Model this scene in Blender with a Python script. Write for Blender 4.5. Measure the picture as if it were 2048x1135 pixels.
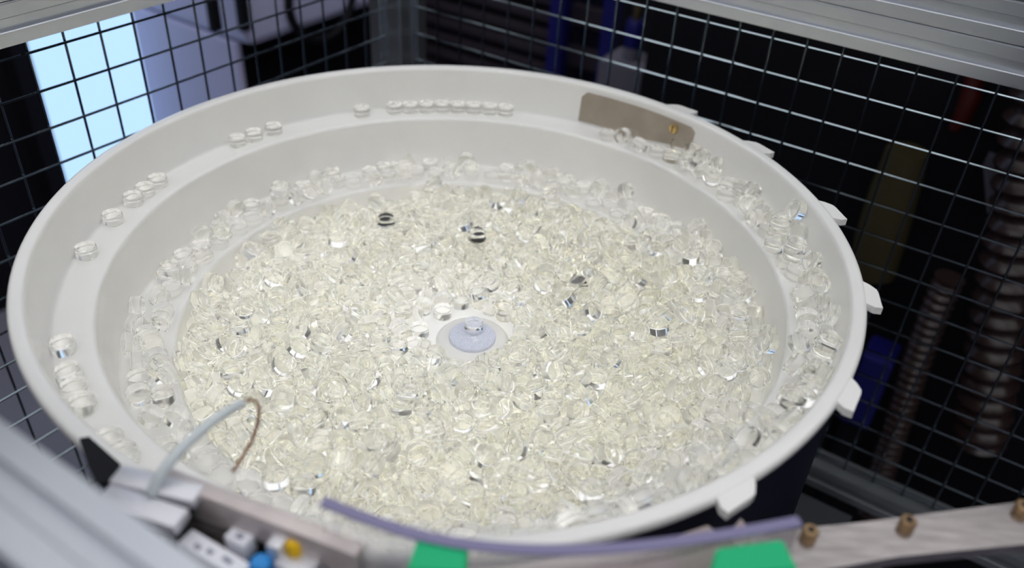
# Vibratory bowl feeder full of clear plastic discs inside a wire-mesh guard.
# World frame: metres, z up, origin = centre of the bowl at rim height; the shop floor lies at z = -1.0.
import bpy, bmesh, math, random
from mathutils import Vector, Matrix

for o in list(bpy.data.objects):
    bpy.data.objects.remove(o, do_unlink=True)
sc = bpy.context.scene
COL = sc.collection
RAD = math.radians
random.seed(11)

# ------------------------------------------------------------------ camera
FPX, PITCH, ROLL = 1733.43, 0.627282, 0.0645517
CAM = Vector((0.057144, -0.665212, 0.413296))
_f = Vector((0, math.cos(PITCH), -math.sin(PITCH))); _r = Vector((1, 0, 0)); _u = _r.cross(_f)
RIGHT = math.cos(ROLL) * _r + math.sin(ROLL) * _u
UP = -math.sin(ROLL) * _r + math.cos(ROLL) * _u
FWD = _f
cd = bpy.data.cameras.new('camera'); cam = bpy.data.objects.new('camera', cd); COL.objects.link(cam)
cam.matrix_world = Matrix.Translation(CAM) @ Matrix((RIGHT, UP, -FWD)).transposed().to_4x4()
cd.sensor_width = 36.0; cd.lens = FPX / 2048 * 36.0; cd.clip_start = 0.01; cd.clip_end = 50
cd.dof.use_dof = True; cd.dof.focus_distance = 0.79; cd.dof.aperture_fstop = 3.0
sc.camera = cam

# ------------------------------------------------------------------ world, lights, exposure
w = bpy.data.worlds.new('room_air'); sc.world = w; w.use_nodes = True
w.node_tree.nodes['Background'].inputs[0].default_value = (0.75, 0.8, 1.0, 1)
w.node_tree.nodes['Background'].inputs[1].default_value = 0.10

def area(name, loc, target, sx, sy, power, col):
    l = bpy.data.lights.new(name, 'AREA'); l.shape = 'RECTANGLE'; l.size = sx; l.size_y = sy
    l.energy = power; l.color = col
    o = bpy.data.objects.new(name, l); COL.objects.link(o)
    o.location = loc; o.rotation_euler = (Vector(target) - Vector(loc)).to_track_quat('-Z', 'Y').to_euler()
    return o
for lx in (-1.7, 0.0, 1.7):                     # ceiling lamps, enlarged and added to in unseen rows to brighten the discs
    for ly, pw in ((-1.35, 13.0), (0.75, 8.0), (2.85, 4.0)):
        area('ceiling_fill_lamp', (lx, ly, 1.66), (lx, ly, 0), 1.6, 1.9, pw, (0.985, 0.985, 1.0))
sc.view_settings.view_transform = 'Standard'; sc.view_settings.look = 'None'
sc.view_settings.gamma = 1.0; sc.view_settings.exposure = 0.37; sc.view_settings.use_curve_mapping = False
cy = sc.cycles
cy.max_bounces = 128; cy.transmission_bounces = 128; cy.glossy_bounces = 128; cy.diffuse_bounces = 12
cy.use_light_tree = False; cy.adaptive_threshold = 0.13; cy.adaptive_min_samples = 18
cy.transparent_max_bounces = 24; cy.caustics_refractive = True; cy.caustics_reflective = True
cy.sample_clamp_indirect = 0; cy.blur_glossy = 0.0

# ------------------------------------------------------------------ helpers
def at_plane(x, y, n, o):
    """point of the plane n.P = o that is seen at pixel x, y of the 2048 x 1135 frame"""
    d = RIGHT * ((x - 1024) / FPX) - UP * ((y - 567.5) / FPX) + FWD
    n = Vector(n); return CAM + d * ((o - n.dot(CAM)) / n.dot(d))
def at_z(x, y, z): return at_plane(x, y, (0, 0, 1), z)
def pol(r, a, z): return Vector((r * math.cos(RAD(a)), r * math.sin(RAD(a)), z))

class MB:
    def __init__(s): s.v = []; s.f = []
    def add(s, vs, fs):
        k = len(s.v); s.v += [tuple(v) for v in vs]; s.f += [tuple(i + k for i in f) for f in fs]; return s
    def box(s, c, sx, sy, sz, rz=0.0, ax=None, bev=0.0):
        """box centred on c, ax = (x axis, y axis, z axis) or a turn about z; bev chamfers all edges"""
        c = Vector(c)
        if ax is None:
            ax = (Vector((math.cos(rz), math.sin(rz), 0)), Vector((-math.sin(rz), math.cos(rz), 0)), Vector((0, 0, 1)))
        X, Y, Z = [Vector(a) for a in ax]
        hx, hy, hz = sx / 2, sy / 2, sz / 2
        b = min(bev, hx * .9, hy * .9, hz * .9)
        bm = bmesh.new()
        r = bmesh.ops.create_cube(bm, size=1)
        for v in bm.verts: v.co = Vector((v.co.x * sx, v.co.y * sy, v.co.z * sz))
        if b > 0:
            bmesh.ops.bevel(bm, geom=list(bm.edges), offset=b, segments=2, affect='EDGES', profile=0.5)
        bm.verts.index_update()
        s.add([c + X * v.co.x + Y * v.co.y + Z * v.co.z for v in bm.verts], [[v.index for v in f.verts] for f in bm.faces])
        bm.free(); return s
    def lathe(s, prof, seg, c=(0, 0, 0), a0=0.0, a1=360.0):
        full = abs(a1 - a0) >= 359.9
        n = seg if full else seg + 1
        vs = []
        for r, z in prof:
            for k in range(n):
                a = RAD(a0 + (a1 - a0) * k / seg); vs.append((c[0] + r * math.cos(a), c[1] + r * math.sin(a), c[2] + z))
        fs = []
        for i in range(len(prof) - 1):
            for k in range(seg):
                k2 = (k + 1) % n
                fs.append((i * n + k, i * n + k2, (i + 1) * n + k2, (i + 1) * n + k))
        return s.add(vs, fs)
    def tube(s, pts, rad, seg=10, caps=True):
        pts = [Vector(p) for p in pts]; n = len(pts)
        rad = rad if isinstance(rad, (list, tuple)) else [rad] * n
        t0 = (pts[1] - pts[0]).normalized()
        side = t0.orthogonal().normalized(); vs = []
        for i, p in enumerate(pts):
            t = (pts[min(i + 1, n - 1)] - pts[max(i - 1, 0)]).normalized()
            side = (side - t * side.dot(t)).normalized(); up = t.cross(side)
            for k in range(seg):
                a = 2 * math.pi * k / seg; vs.append(p + (side * math.cos(a) + up * math.sin(a)) * rad[i])
        fs = [(i * seg + k, i * seg + (k + 1) % seg, (i + 1) * seg + (k + 1) % seg, (i + 1) * seg + k) for i in range(n - 1) for k in range(seg)]
        if caps: fs += [tuple(range(seg - 1, -1, -1)), tuple((n - 1) * seg + k for k in range(seg))]
        return s.add(vs, fs)
    def prism(s, poly, off):
        """polygon (list of points) swept by the vector off"""
        n = len(poly); off = Vector(off); P = [Vector(p) for p in poly]
        return s.add(P + [p + off for p in P], [tuple(range(n - 1, -1, -1)), tuple(range(n, 2 * n))] + [(k, (k + 1) % n, n + (k + 1) % n, n + k) for k in range(n)])
    def mesh(s, name, mat, smooth=False):
        me = bpy.data.meshes.new(name); me.from_pydata(s.v, [], s.f)
        bm = bmesh.new(); bm.from_mesh(me); bmesh.ops.recalc_face_normals(bm, faces=bm.faces); bm.to_mesh(me); bm.free()
        me.materials.append(mat)
        if smooth:
            me.polygons.foreach_set('use_smooth', [True] * len(me.polygons))
            if smooth != 'all': me.set_sharp_from_angle(angle=RAD(38))
        return me
    def build(s, name, mat, parent=None, smooth=False):
        return link(name, s.mesh(name, mat, smooth), parent)

def link(name, me, parent=None):
    o = bpy.data.objects.new(name, me); COL.objects.link(o)
    if parent is not None:
        o.parent = parent
        o.matrix_parent_inverse = parent.matrix_basis.inverted()
    return o
def tag(o, label, cat, group=None, kind=None):
    o['label'] = label; o['category'] = cat
    if group: o['group'] = group
    if kind: o['kind'] = kind
    return o
def thing(name, label, cat, loc=(0, 0, 0), group=None):
    o = bpy.data.objects.new(name, None); COL.objects.link(o); o.location = loc; o.empty_display_size = 0.02
    return tag(o, label, cat, group)
def struct(o): o['kind'] = 'structure'; return o

# ------------------------------------------------------------------ materials
def mat(name, col, rough=0.5, metal=0.0, spec=0.5, noise=0.0, nscale=20.0, bump=0.0, bscale=200.0, stretch=None, coat=0.0, trans=0.0, ior=1.45, emit=None, estr=0.0):
    m = bpy.data.materials.new(name); m.use_nodes = True
    nt = m.node_tree; b = nt.nodes['Principled BSDF']
    b.inputs['Base Color'].default_value = (*col, 1); b.inputs['Roughness'].default_value = rough
    b.inputs['Metallic'].default_value = metal; b.inputs['Specular IOR Level'].default_value = spec
    b.inputs['Coat Weight'].default_value = coat; b.inputs['Transmission Weight'].default_value = trans; b.inputs['IOR'].default_value = ior
    if emit: b.inputs['Emission Color'].default_value = (*emit, 1); b.inputs['Emission Strength'].default_value = estr
    if noise or bump:
        tc = nt.nodes.new('ShaderNodeTexCoord'); mp = nt.nodes.new('ShaderNodeMapping')
        nt.links.new(tc.outputs['Object'], mp.inputs['Vector'])
        if stretch: mp.inputs['Scale'].default_value = stretch
    if noise:
        n = nt.nodes.new('ShaderNodeTexNoise'); n.inputs['Scale'].default_value = nscale; n.inputs['Detail'].default_value = 5
        nt.links.new(mp.outputs[0], n.inputs['Vector'])
        r = nt.nodes.new('ShaderNodeValToRGB')
        r.color_ramp.elements[0].position = 0.3; r.color_ramp.elements[1].position = 0.7
        r.color_ramp.elements[0].color = (*[c * (1 - noise) for c in col], 1)
        r.color_ramp.elements[1].color = (*[min(1, c * (1 + noise * .6)) for c in col], 1)
        nt.links.new(n.outputs['Fac'], r.inputs[0]); nt.links.new(r.outputs[0], b.inputs['Base Color'])
    if bump:
        n2 = nt.nodes.new('ShaderNodeTexNoise'); n2.inputs['Scale'].default_value = bscale; n2.inputs['Detail'].default_value = 3
        nt.links.new(mp.outputs[0], n2.inputs['Vector'])
        bp = nt.nodes.new('ShaderNodeBump'); bp.inputs['Strength'].default_value = bump; bp.inputs['Distance'].default_value = 0.0008
        nt.links.new(n2.outputs['Fac'], bp.inputs['Height']); nt.links.new(bp.outputs[0], b.inputs['Normal'])
    return m

def disc_material():
    """water-clear, faintly cream acrylic"""
    m = bpy.data.materials.new('clear_plastic'); m.use_nodes = True; nt = m.node_tree
    b = nt.nodes['Principled BSDF']
    b.inputs['Base Color'].default_value = (0.999, 0.995, 0.968, 1); b.inputs['Roughness'].default_value = 0.0
    b.inputs['Transmission Weight'].default_value = 0.948; b.inputs['IOR'].default_value = 1.35
    return m

M = {}
M['bowl'] = mat('bowl_plastic', (0.79, 0.785, 0.76), 0.22, noise=0.04, nscale=9, spec=0.5, bump=0.05, bscale=400)
M['pit_bright'] = mat('bright_pit_white', (0.975, 0.975, 0.965), 0.35)  # whiter than the bowl, added under the heap to brighten the discs
M['disc'] = disc_material()
M['hub'] = mat('hub_plastic', (0.66, 0.69, 0.80), 0.45, noise=0.22, nscale=900, bump=0.3, bscale=1500)
M['mark'] = mat('mark_white', (0.9, 0.91, 0.95), 0.4)
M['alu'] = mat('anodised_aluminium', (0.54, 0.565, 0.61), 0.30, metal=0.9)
M['alu_shaded'] = mat('shaded_aluminium', (0.20, 0.215, 0.23), 0.5, metal=0.6, noise=0.1, nscale=30)  # bottom rails: shade low in the enclosure put into a darker aluminium
M['plate'] = mat('brown_stainless', (0.34, 0.285, 0.275), 0.4, metal=0.5, noise=0.12, nscale=30)
M['wire'] = mat('galvanised_wire', (0.36, 0.43, 0.47), 0.10, metal=1.0)
M['wire_darkened'] = mat('reflection_dark_wire', (0.09, 0.11, 0.12), 0.2, metal=1.0)  # vertical wires: reflection of dark surroundings put into the wire colour
M['smoke'] = mat('bronze_acrylic', (0.34, 0.29, 0.23), 0.22, noise=0.15, nscale=30)
M['brass'] = mat('brass', (0.72, 0.50, 0.20), 0.3, metal=1.0)
M['steel'] = mat('brushed_steel', (0.37, 0.34, 0.335), 0.22, metal=0.95, noise=0.25, nscale=40, stretch=(1, 6, 6))
M['strip'] = mat('beige_steel', (0.62, 0.55, 0.53), 0.38, metal=0.35, noise=0.12, nscale=60)
M['dark_steel'] = mat('dark_steel', (0.05, 0.055, 0.06), 0.45, metal=0.3)
M['black'] = mat('black_paint', (0.006, 0.006, 0.009), 0.6, spec=0.25)
M['navy'] = mat('navy_paint', (0.006, 0.006, 0.018), 0.5, spec=0.25)
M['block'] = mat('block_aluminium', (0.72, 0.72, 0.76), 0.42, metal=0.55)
M['block_shaded'] = mat('shaded_block_side', (0.035, 0.045, 0.05), 0.5, metal=0.2)  # shade on the sides of the blocks put into this darker colour
M['white_label'] = mat('white_label', (0.85, 0.86, 0.92), 0.5)
M['ink'] = mat('grey_ink', (0.28, 0.29, 0.36), 0.6)
M['hose'] = mat('grey_hose', (0.55, 0.60, 0.62), 0.45)
M['copper'] = mat('brown_copper', (0.26, 0.13, 0.07), 0.4, metal=0.6)
M['rust'] = mat('rusty_bolt', (0.33, 0.22, 0.12), 0.45, metal=0.7, noise=0.4, nscale=120)
M['green'] = mat('green_plastic', (0.0, 0.42, 0.17), 0.5)
M['yellow'] = mat('yellow_plastic', (0.85, 0.52, 0.01), 0.45)
M['blue'] = mat('blue_plastic', (0.03, 0.28, 0.72), 0.4)
M['acrylic_edge'] = mat('acrylic_edge', (0.19, 0.175, 0.31), 0.3)
M['lilac'] = mat('lilac_paint', (0.52, 0.52, 0.76), 0.5)
M['floor'] = mat('shop_floor', (0.20, 0.20, 0.25), 0.55, noise=0.15, nscale=3)
M['wall'] = mat('shop_wall', (0.42, 0.42, 0.45), 0.8)
M['ceiling'] = mat('shop_ceiling', (0.8, 0.8, 0.8), 0.8)
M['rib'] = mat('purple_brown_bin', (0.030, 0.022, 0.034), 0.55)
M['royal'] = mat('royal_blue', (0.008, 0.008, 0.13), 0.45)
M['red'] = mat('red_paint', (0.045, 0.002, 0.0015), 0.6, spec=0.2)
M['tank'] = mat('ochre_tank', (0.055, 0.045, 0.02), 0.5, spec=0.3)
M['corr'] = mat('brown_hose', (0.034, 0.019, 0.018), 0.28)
M['grey'] = mat('grey_panel', (0.14, 0.135, 0.18), 0.6)
M['charcoal'] = mat('charcoal_panel', (0.045, 0.048, 0.055), 0.5)
def acrylic():
    m = bpy.data.materials.new('clear_acrylic'); m.use_nodes = True; nt = m.node_tree
    b = nt.nodes['Principled BSDF']; b.inputs['Base Color'].default_value = (0.97, 0.97, 1, 1); b.inputs['Roughness'].default_value = 0.05
    b.inputs['Transmission Weight'].default_value = 1.0; b.inputs['IOR'].default_value = 1.2
    tr = nt.nodes.new('ShaderNodeBsdfTransparent'); mx = nt.nodes.new('ShaderNodeMixShader'); mx.inputs[0].default_value = 0.6
    nt.links.new(b.outputs[0], mx.inputs[1]); nt.links.new(tr.outputs[0], mx.inputs[2]); nt.links.new(mx.outputs[0], nt.nodes['Material Output'].inputs[0])
    return m
M['acrylic'] = acrylic()
def glow(name, col, s):
    m = bpy.data.materials.new(name); m.use_nodes = True; nt = m.node_tree
    e = nt.nodes.new('ShaderNodeEmission'); e.inputs[0].default_value = (*col, 1); e.inputs[1].default_value = s
    nt.links.new(e.outputs[0], nt.nodes['Material Output'].inputs[0]); return m
M['daylight'] = glow('window_daylight', (0.43, 0.66, 1.0), 1.0)

# ------------------------------------------------------------------ the room
ZF = -1.0
struct(MB().box((0, 0.6, ZF - .05), 9, 9, .1).build('floor', M['floor']))
struct(MB().box((0, 0.6, 1.75), 9, 9, .1).build('ceiling', M['ceiling']))
for nm, c, sx, sy in (('wall_back', (0, 5.05, .35), 9, .1), ('wall_front', (0, -3.85, .35), 9, .1), ('wall_right', (4.45, .6, .35), .1, 9), ('wall_left', (-4.45, .6, .35), .1, 9)):
    struct(MB().box(c, sx, sy, 2.7).build(nm, M['wall']))

# ------------------------------------------------------------------ the guard: mesh panels in aluminium profiles
YL, YR = 0.571402, 2.111470
DL = Vector((math.sin(YL), math.cos(YL), 0)); NL = Vector((-DL.y, DL.x, 0)); OL = 0.4356
DR = Vector((math.sin(YR), math.cos(YR), 0)); NR = Vector((-DR.y, DR.x, 0)); OR = 0.439
ZUP = Vector((0, 0, 1))
def meet(oL, oR):
    d = NL.x * NR.y - NL.y * NR.x
    return Vector(((oL * NR.y - oR * NL.y) / d, (oR * NL.x - oL * NR.x) / d, 0))
CORNER = meet(OL, OR)

def profile_poly(s):
    """outline of a slotted square profile of side s, one quarter repeated"""
    h = s / 2; a = s * .145; d = s * .15; e = s * .035; r = s * .02
    q = [(-h + e, -h), (-a - r, -h), (-a, -h + r), (-a, -h + d), (a, -h + d), (a, -h + r), (a + r, -h), (h - e, -h), (h - e, -h + e)]
    out = []
    for k in range(4):
        ca, sa = (1, 0, -1, 0)[k], (0, 1, 0, -1)[k]
        out += [(x * ca - y * sa, x * sa + y * ca) for x, y in q]
    return out
def profile(name, p0, p1, X, Y, s, label, m_='alu', group='aluminium profiles of the guard frame'):
    """slotted aluminium profile from p0 to p1, section axes X, Y"""
    p0, p1 = Vector(p0), Vector(p1)
    poly = [p0 + X * x + Y * y for x, y in profile_poly(s)]
    m = MB(); n = len(poly); off = p1 - p0
    m.add(poly + [p + off for p in poly], [(k, (k + 1) % n, n + (k + 1) % n, n + k) for k in range(n)] + [tuple(range(n)), tuple(range(2 * n - 1, n - 1, -1))])
    return tag(m.build(name, M[m_]), label, 'aluminium profile', group)
S = 0.040
ZT, ZB = 0.111, -0.508            # middle height of the top and the bottom rails
cl = CORNER.dot(DL); cr = CORNER.dot(DR)
HP = .03
def onL(t, o, z): return NL * o + DL * t + ZUP * z
def onR(t, o, z): return NR * o + DR * t + ZUP * z
profile('top_rail', onL(-.405, OL, ZT), onL(cl - HP - .001, OL, ZT), NL, ZUP, S, 'grey slotted aluminium top rail over the mesh with the bright blue window behind')
profile('top_rail', onR(cr + HP + .001, OR, ZT), onR(.95, OR, ZT), NR, ZUP, S, 'bluish slotted aluminium top rail over the mesh with the dark machine interior behind')
profile('upper_rail', onL(-.405, OL, ZT + S + .0008), onL(cl - HP - .001, OL, ZT + S + .0008), NL, ZUP, S, 'second grey aluminium rail stacked on the rail at the top left corner')
profile('upper_rail', onR(cr + HP + .001, OR, ZT + S + .0008), onR(.95, OR, ZT + S + .0008), NR, ZUP, S, 'second bluish aluminium rail stacked on the rail at the top right corner')
profile('bottom_rail', onR(cr + HP + .001, OR, ZB), onR(.95, OR, ZB), NR, ZUP, S, 'shade-darkened slotted aluminium rail under the mesh with the dark machine interior behind', 'alu_shaded')
profile('bottom_rail', onL(-.405, OL, ZB), onL(cl - HP - .001, OL, ZB), NL, ZUP, S, 'shade-darkened slotted aluminium rail under the mesh beside the left edge of the bowl', 'alu_shaded')
profile('corner_post', CORNER + ZUP * ZF, CORNER + ZUP * .20, DL, NL, HP * 2, 'upright slotted aluminium corner post where both mesh panels meet')

WR = 0.0014
def wire_panel(name, label, D, N, o, t0, t1, v0, pv, z0, pz, nz, hfront):
    """welded mesh: every wire is a part; horizontal wires on the inner or outer side of the vertical ones"""
    root = thing(name, label, 'mesh panel', N * o + D * ((t0 + t1) / 2) + ZUP * (ZB + .02), 'welded wire mesh panels')
    hm = MB().tube([D * t0, D * t1], WR, 8).mesh('horizontal_wire', M['wire'], True)
    vm = MB().tube([ZUP * (ZB + .0201), ZUP * (ZT - .0201)], WR, 8).mesh('vertical_wire', M['wire_darkened'], True)
    s = -1 if hfront else 1
    for i in range(nz):
        w_ = link('horizontal_wire', hm, root); w_.location = N * (o + s * WR) + ZUP * (z0 - i * pz)
    k0 = math.ceil((t0 + .004 - v0) / pv); k1 = math.floor((t1 - .004 - v0) / pv)
    for k in range(k0, k1 + 1):
        w_ = link('vertical_wire', vm, root); w_.location = N * (o - s * WR) + D * (v0 + k * pv)
    return root
wire_panel('wire_mesh_panel', 'galvanised square wire mesh in front of the bright blue window and lilac machine', DL, NL, OL, -.405, cl - HP - .0005, -.1177, .0396, .0733, .0403, 14, True)
wire_panel('wire_mesh_panel', 'galvanised square wire mesh in front of the dark machine interior with hoses', DR, NR, OR, cr + HP + .0005, .95, .0091, .0397, .0744, .0398, 15, False)

# near rail of the guard, out of focus at the lower left
NRAIL = 0.447
profile('near_rail', onR(-.95, -NRAIL, ZT), onR(1.2, -NRAIL, ZT), NR, ZUP, S, 'pale blurred aluminium rail closest to the camera at the lower left')

# base plate of the feeder and the drive under the bowl
bp = thing('base_plate', 'dark grey steel base plate low under the bowl inside the guard', 'base plate', (0, 0, ZF))
MB().box((0, 0, ZB - .030), 0.80, 0.80, .02, rz=math.atan2(DR.y, DR.x)).build('plate', M['charcoal'], bp)
for sx in (-1, 1):
    for sy in (-1, 1):
        c = DR * (.33 * sx) + NR * (.33 * sy)
        MB().box((c.x, c.y, (ZF + ZB - .04) / 2), .06, .06, ZB - .04 - ZF, rz=math.atan2(DR.y, DR.x)).build('leg', M['charcoal'], bp)
dr = thing('feeder_drive', 'black round vibratory drive housing beneath the white bowl', 'drive unit', (0, 0, ZB - .02))
MB().lathe([(0, ZB - .0199), (.30, ZB - .0199), (.31, ZB - .01), (.31, -.33), (.30, -.32), (0, -.32)], 64).build('housing', M['black'], dr, True)
MB().lathe([(0, -.3199), (.20, -.3199), (.20, -.22), (0, -.22)], 48).build('spring_block', M['navy'], dr, True)
MB().lathe([(0, -.2199), (.325, -.2199), (.335, -.215), (.335, -.196), (.325, -.19), (0, -.19)], 72).build('top_plate', M['navy'], dr, True)

# ------------------------------------------------------------------ the bowl
LZ, TZ, PZ = -.048, -.108, -.143          # upper ledge, lower track, pit floor
bowl = thing('feeder_bowl', 'large round off-white plastic feeder bowl with stepped inside', 'bowl', (0, 0, -.19))
def rnd(r0, z0, r1, z1, n=4, bulge=1):
    """quarter-round from (r0,z0) to (r1,z1): the corner lies at (r1,z0) when bulge else at (r0,z1)"""
    out = []
    for k in range(n + 1):
        t = math.pi / 2 * k / n
        if bulge: out.append((r0 + (r1 - r0) * math.sin(t), z1 + (z0 - z1) * math.cos(t)))
        else: out.append((r1 + (r0 - r1) * math.cos(t), z0 + (z1 - z0) * math.sin(t)))
    return out
prof = [(.2495, PZ - .004), (.2495, PZ), (.2505, PZ), (.2515, PZ + .002), (.2545, TZ - .004)]
prof += rnd(.2545, TZ - .004, .258, TZ, 4, 0)
prof += [(.262, TZ), (.2965, TZ)] + rnd(.2965, TZ, .3005, TZ + .004, 4, 1) + [(.3065, LZ - .004)]
prof += rnd(.3065, LZ - .004, .3100, LZ, 4, 0)
prof += [(.314, LZ - .0003), (.3360, LZ - .0012)] + rnd(.3370, LZ - .0012, .3410, LZ + .004, 4, 1) + [(.3455, -.012), (.3465, -.005)]
prof += rnd(.3465, -.005, .3505, 0, 4, 0) + [(.3555, 0)] + rnd(.3560, 0, .3600, -.004, 4, 1)
prof += [(.3600, -.007), (.3590, -.009), (.3520, -.010), (.3505, -.012), (.346, -.056), (.320, -.062), (.311, -.118), (.266, -.124), (.262, -.188), (.258, -.19), (0, -.19)]
MB().lathe(prof, 192).build('bowl_body', M['bowl'], bowl, True)
for a in (48.4, 30.6, 9.3, -12.3, -33.7, -55.7):      # hooked tabs on the outer lip
    poly = [pol(.3590, a + 3.2, 0), pol(.3640, a + 2.6, 0), pol(.3690, a + 1.7, 0), pol(.3700, a + 1.0, 0), pol(.3712, a - 1.4, 0), pol(.3720, a - 2.3, 0), pol(.3660, a - 2.45, 0), pol(.3590, a - 1.9, 0)]
    MB().prism([p + ZUP * -.0012 for p in poly], (0, 0, -.0065)).build('rim_tab', M['bowl'], bowl)
MB().lathe([(.3495, -.0125), (.3540, -.0125), (.3540, -.186), (.3495, -.186), (.3495, -.0125)], 40, (0, 0, 0), -84, -22).build('apron', M['navy'], bowl)
MB().lathe([(0, PZ), (.2494, PZ), (.2494, PZ - .004), (0, PZ - .004)], 96).build('brightening_pit_floor', M['pit_bright'], bowl)
HX, HY = .0214, -.002
hub = MB().lathe([(.036, PZ + .0002), (.036, -.1395), (.0345, -.1375), (.031, -.1362), (0, -.1362)], 56, (HX, HY, 0)).build('hub_boss', M['bowl'], bowl, True)
cap = MB().lathe([(.0232, -.1361), (.0232, -.1338), (.0226, -.1330), (0, -.1326)], 56, (HX, HY, 0)).build('hub_cap', M['hub'], bowl, True)
mk = MB()
c0 = Vector((HX + .0025, HY - .0058, -.13262)); e1 = Vector((.90, .43, 0)); e2 = Vector((-.43, .90, 0))
mk.box(c0, .0052, .0011, .0006, ax=(e2, e1, ZUP))
mk.box(c0 + e2 * .0026, .0046, .0011, .0006, ax=(e1, e2, ZUP)); mk.box(c0 - e2 * .0026, .0046, .0011, .0006, ax=(e1, e2, ZUP))
mk.build('raised_mark', M['mark'], cap)

# bronze deflector plate screwed to the inner wall
dp = thing('deflector_plate', 'curved bronze-tinted acrylic plate screwed inside the back rim', 'plate', pol(.34, 55, LZ))
n = 26; vs = []
def plate_z(a):                                        # top and bottom edge of the plate along the wall
    u = (68.3 - a) / (68.3 - 43.0)
    top = -.0085 if u > .035 else -.0085 - .006 * (1 - u / .035)
    if u > .97: top -= .004 * (u - .97) / .03
    return top, -.0438 + .012 * max(0, (u - .55) / .45)
m = MB()
for r in (.3409, .3388):
    for k in range(n + 1):
        a = 68.3 - (68.3 - 43.0) * k / n; zt, zb = plate_z(a)
        f = lambda z: r + .0045 * (z + .044) / .032
        vs += [pol(f(zt), a, zt), pol(f(zb), a, zb)]
K2 = 2 * (n + 1); fs = []
for k in range(n):
    a, b = 2 * k, 2 * k + 2
    fs += [(a, b, b + 1, a + 1), (K2 + a, K2 + a + 1, K2 + b + 1, K2 + b), (a, K2 + a, K2 + b, b), (a + 1, b + 1, K2 + b + 1, K2 + a + 1)]
fs += [(0, 1, K2 + 1, K2), (2 * n, K2 + 2 * n, K2 + 2 * n + 1, 2 * n + 1)]
m.add(vs, fs).build('plate', M['smoke'], dp)
sp = pol(.3405, 47.4, -.0165); rad_ = -pol(1, 47.4, 0)
sh = MB().tube([sp - rad_ * .001, sp + rad_ * .0018, sp + rad_ * .0026], [.0052, .0052, .0038], 16).build('screw', M['brass'], dp, True)
MB().box(sp + rad_ * .0026, .0012, .0075, .0008, ax=(Vector((rad_.y, -rad_.x, 0)), ZUP, rad_)).build('slot', M['dark_steel'], sh)

# ------------------------------------------------------------------ the clear discs
DR_, DH = .0095, .00525                   # radius and half height
def disc_mesh(seg):
    """lathe of a round-edged disc: vertices, faces and exact vertex normals"""
    prof = [(0, DH, 0, 1), (.0084, DH, 0, 1), (.0089, DH - .00015, .5, .87), (.0093, DH - .0005, .87, .5), (.0095, DH - .0010, 1, 0)]
    prof = prof + [(r, -z, nr, -nz) for r, z, nr, nz in reversed(prof)]
    m = MB().lathe([(r, z) for r, z, _, _ in prof[1:-1]], seg)
    n = len(prof) - 2
    nor = [Vector((nr * math.cos(2 * math.pi * k / seg), nr * math.sin(2 * math.pi * k / seg), nz)).normalized() for _, _, nr, nz in prof[1:-1] for k in range(seg)]
    m.f = [tuple(reversed(f)) for f in m.f] + [tuple(range(seg)), tuple((n - 1) * seg + k for k in range(seg - 1, -1, -1))]
    return m, nor
def disc_data(name, vs, fs, ns):
    me = bpy.data.meshes.new(name); me.from_pydata(vs, [], fs); me.materials.append(M['disc'])
    me.polygons.foreach_set('use_smooth', [True] * len(me.polygons))
    me.normals_split_custom_set_from_vertices(ns)
    return me
big, bign = disc_mesh(32)
BIG = disc_data('plastic_disc', big.v, big.f, bign)
def axis_matrix(x, y, z, ax):
    ax = Vector(ax).normalized(); q = Vector((0, 0, 1)).rotation_difference(ax)
    return Matrix.Translation((x, y, z)) @ q.to_matrix().to_4x4()
def disc(mw, label, group):
    o = bpy.data.objects.new('plastic_disc', BIG); COL.objects.link(o); o.matrix_world = mw
    return tag(o, label, 'plastic disc', group)

# flat ones on the upper ledge, by angle round the bowl
LONE = 'clear discs lying flat on the upper ledge'
ORD = ('first', 'second', 'third', 'fourth', 'fifth', 'sixth', 'seventh', 'last')
flats = [(114.6, 'single clear disc on the back ledge just left of the row of eight')]
flats += [(a, '%s clear disc from the left in the row of eight on the back ledge' % w_) for a, w_ in zip((107.7, 104.3, 100.9, 97.5, 94.1, 90.7, 87.3, 83.9), ORD)]
flats += [(141.9, 'left one of three clear discs in a short row on the back left ledge'), (138.2, 'middle one of three clear discs in a short row on the back left ledge'), (133.8, 'right one of three clear discs in a short row on the back left ledge')]
flats += [(161.5, 'farthest of three touching clear discs on the left ledge'), (164.9, 'middle of three touching clear discs on the left ledge'), (168.3, 'nearest of three touching clear discs on the left ledge')]
flats += [(174.6, 'lone clear disc on the left ledge just below three touching discs'), (-175.4, 'lone clear disc at the middle of the left ledge, far from others'), (-151.8, 'blurred clear disc on the near left ledge, topmost of a loose string')]
flats += [(-145.6, 'blurred clear disc second in the loose string on the near left ledge'), (-142.2, 'blurred clear disc third in the loose string on the near left ledge'), (-138.8, 'blurred clear disc lowest in the loose string on the near left ledge')]
flats += [(-130.6, 'blurred clear disc beside the black bracket on the near ledge'), (-127.2, 'blurred clear disc next to the grey block on the near ledge')]
for a, lab in flats:
    p = pol(.3308 + random.uniform(-.0006, .0004), a, LZ - .0008 + DH)
    disc(Matrix.Translation(p) @ Matrix.Rotation(random.random() * 6, 4, 'Z'), lab, LONE)
disc(Matrix.Translation((HX + .0005, HY + .008, -.1326 + DH - .0002)), 'clear disc sitting alone on the blue-white hub cap at the centre', 'clear disc on the hub')

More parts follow.
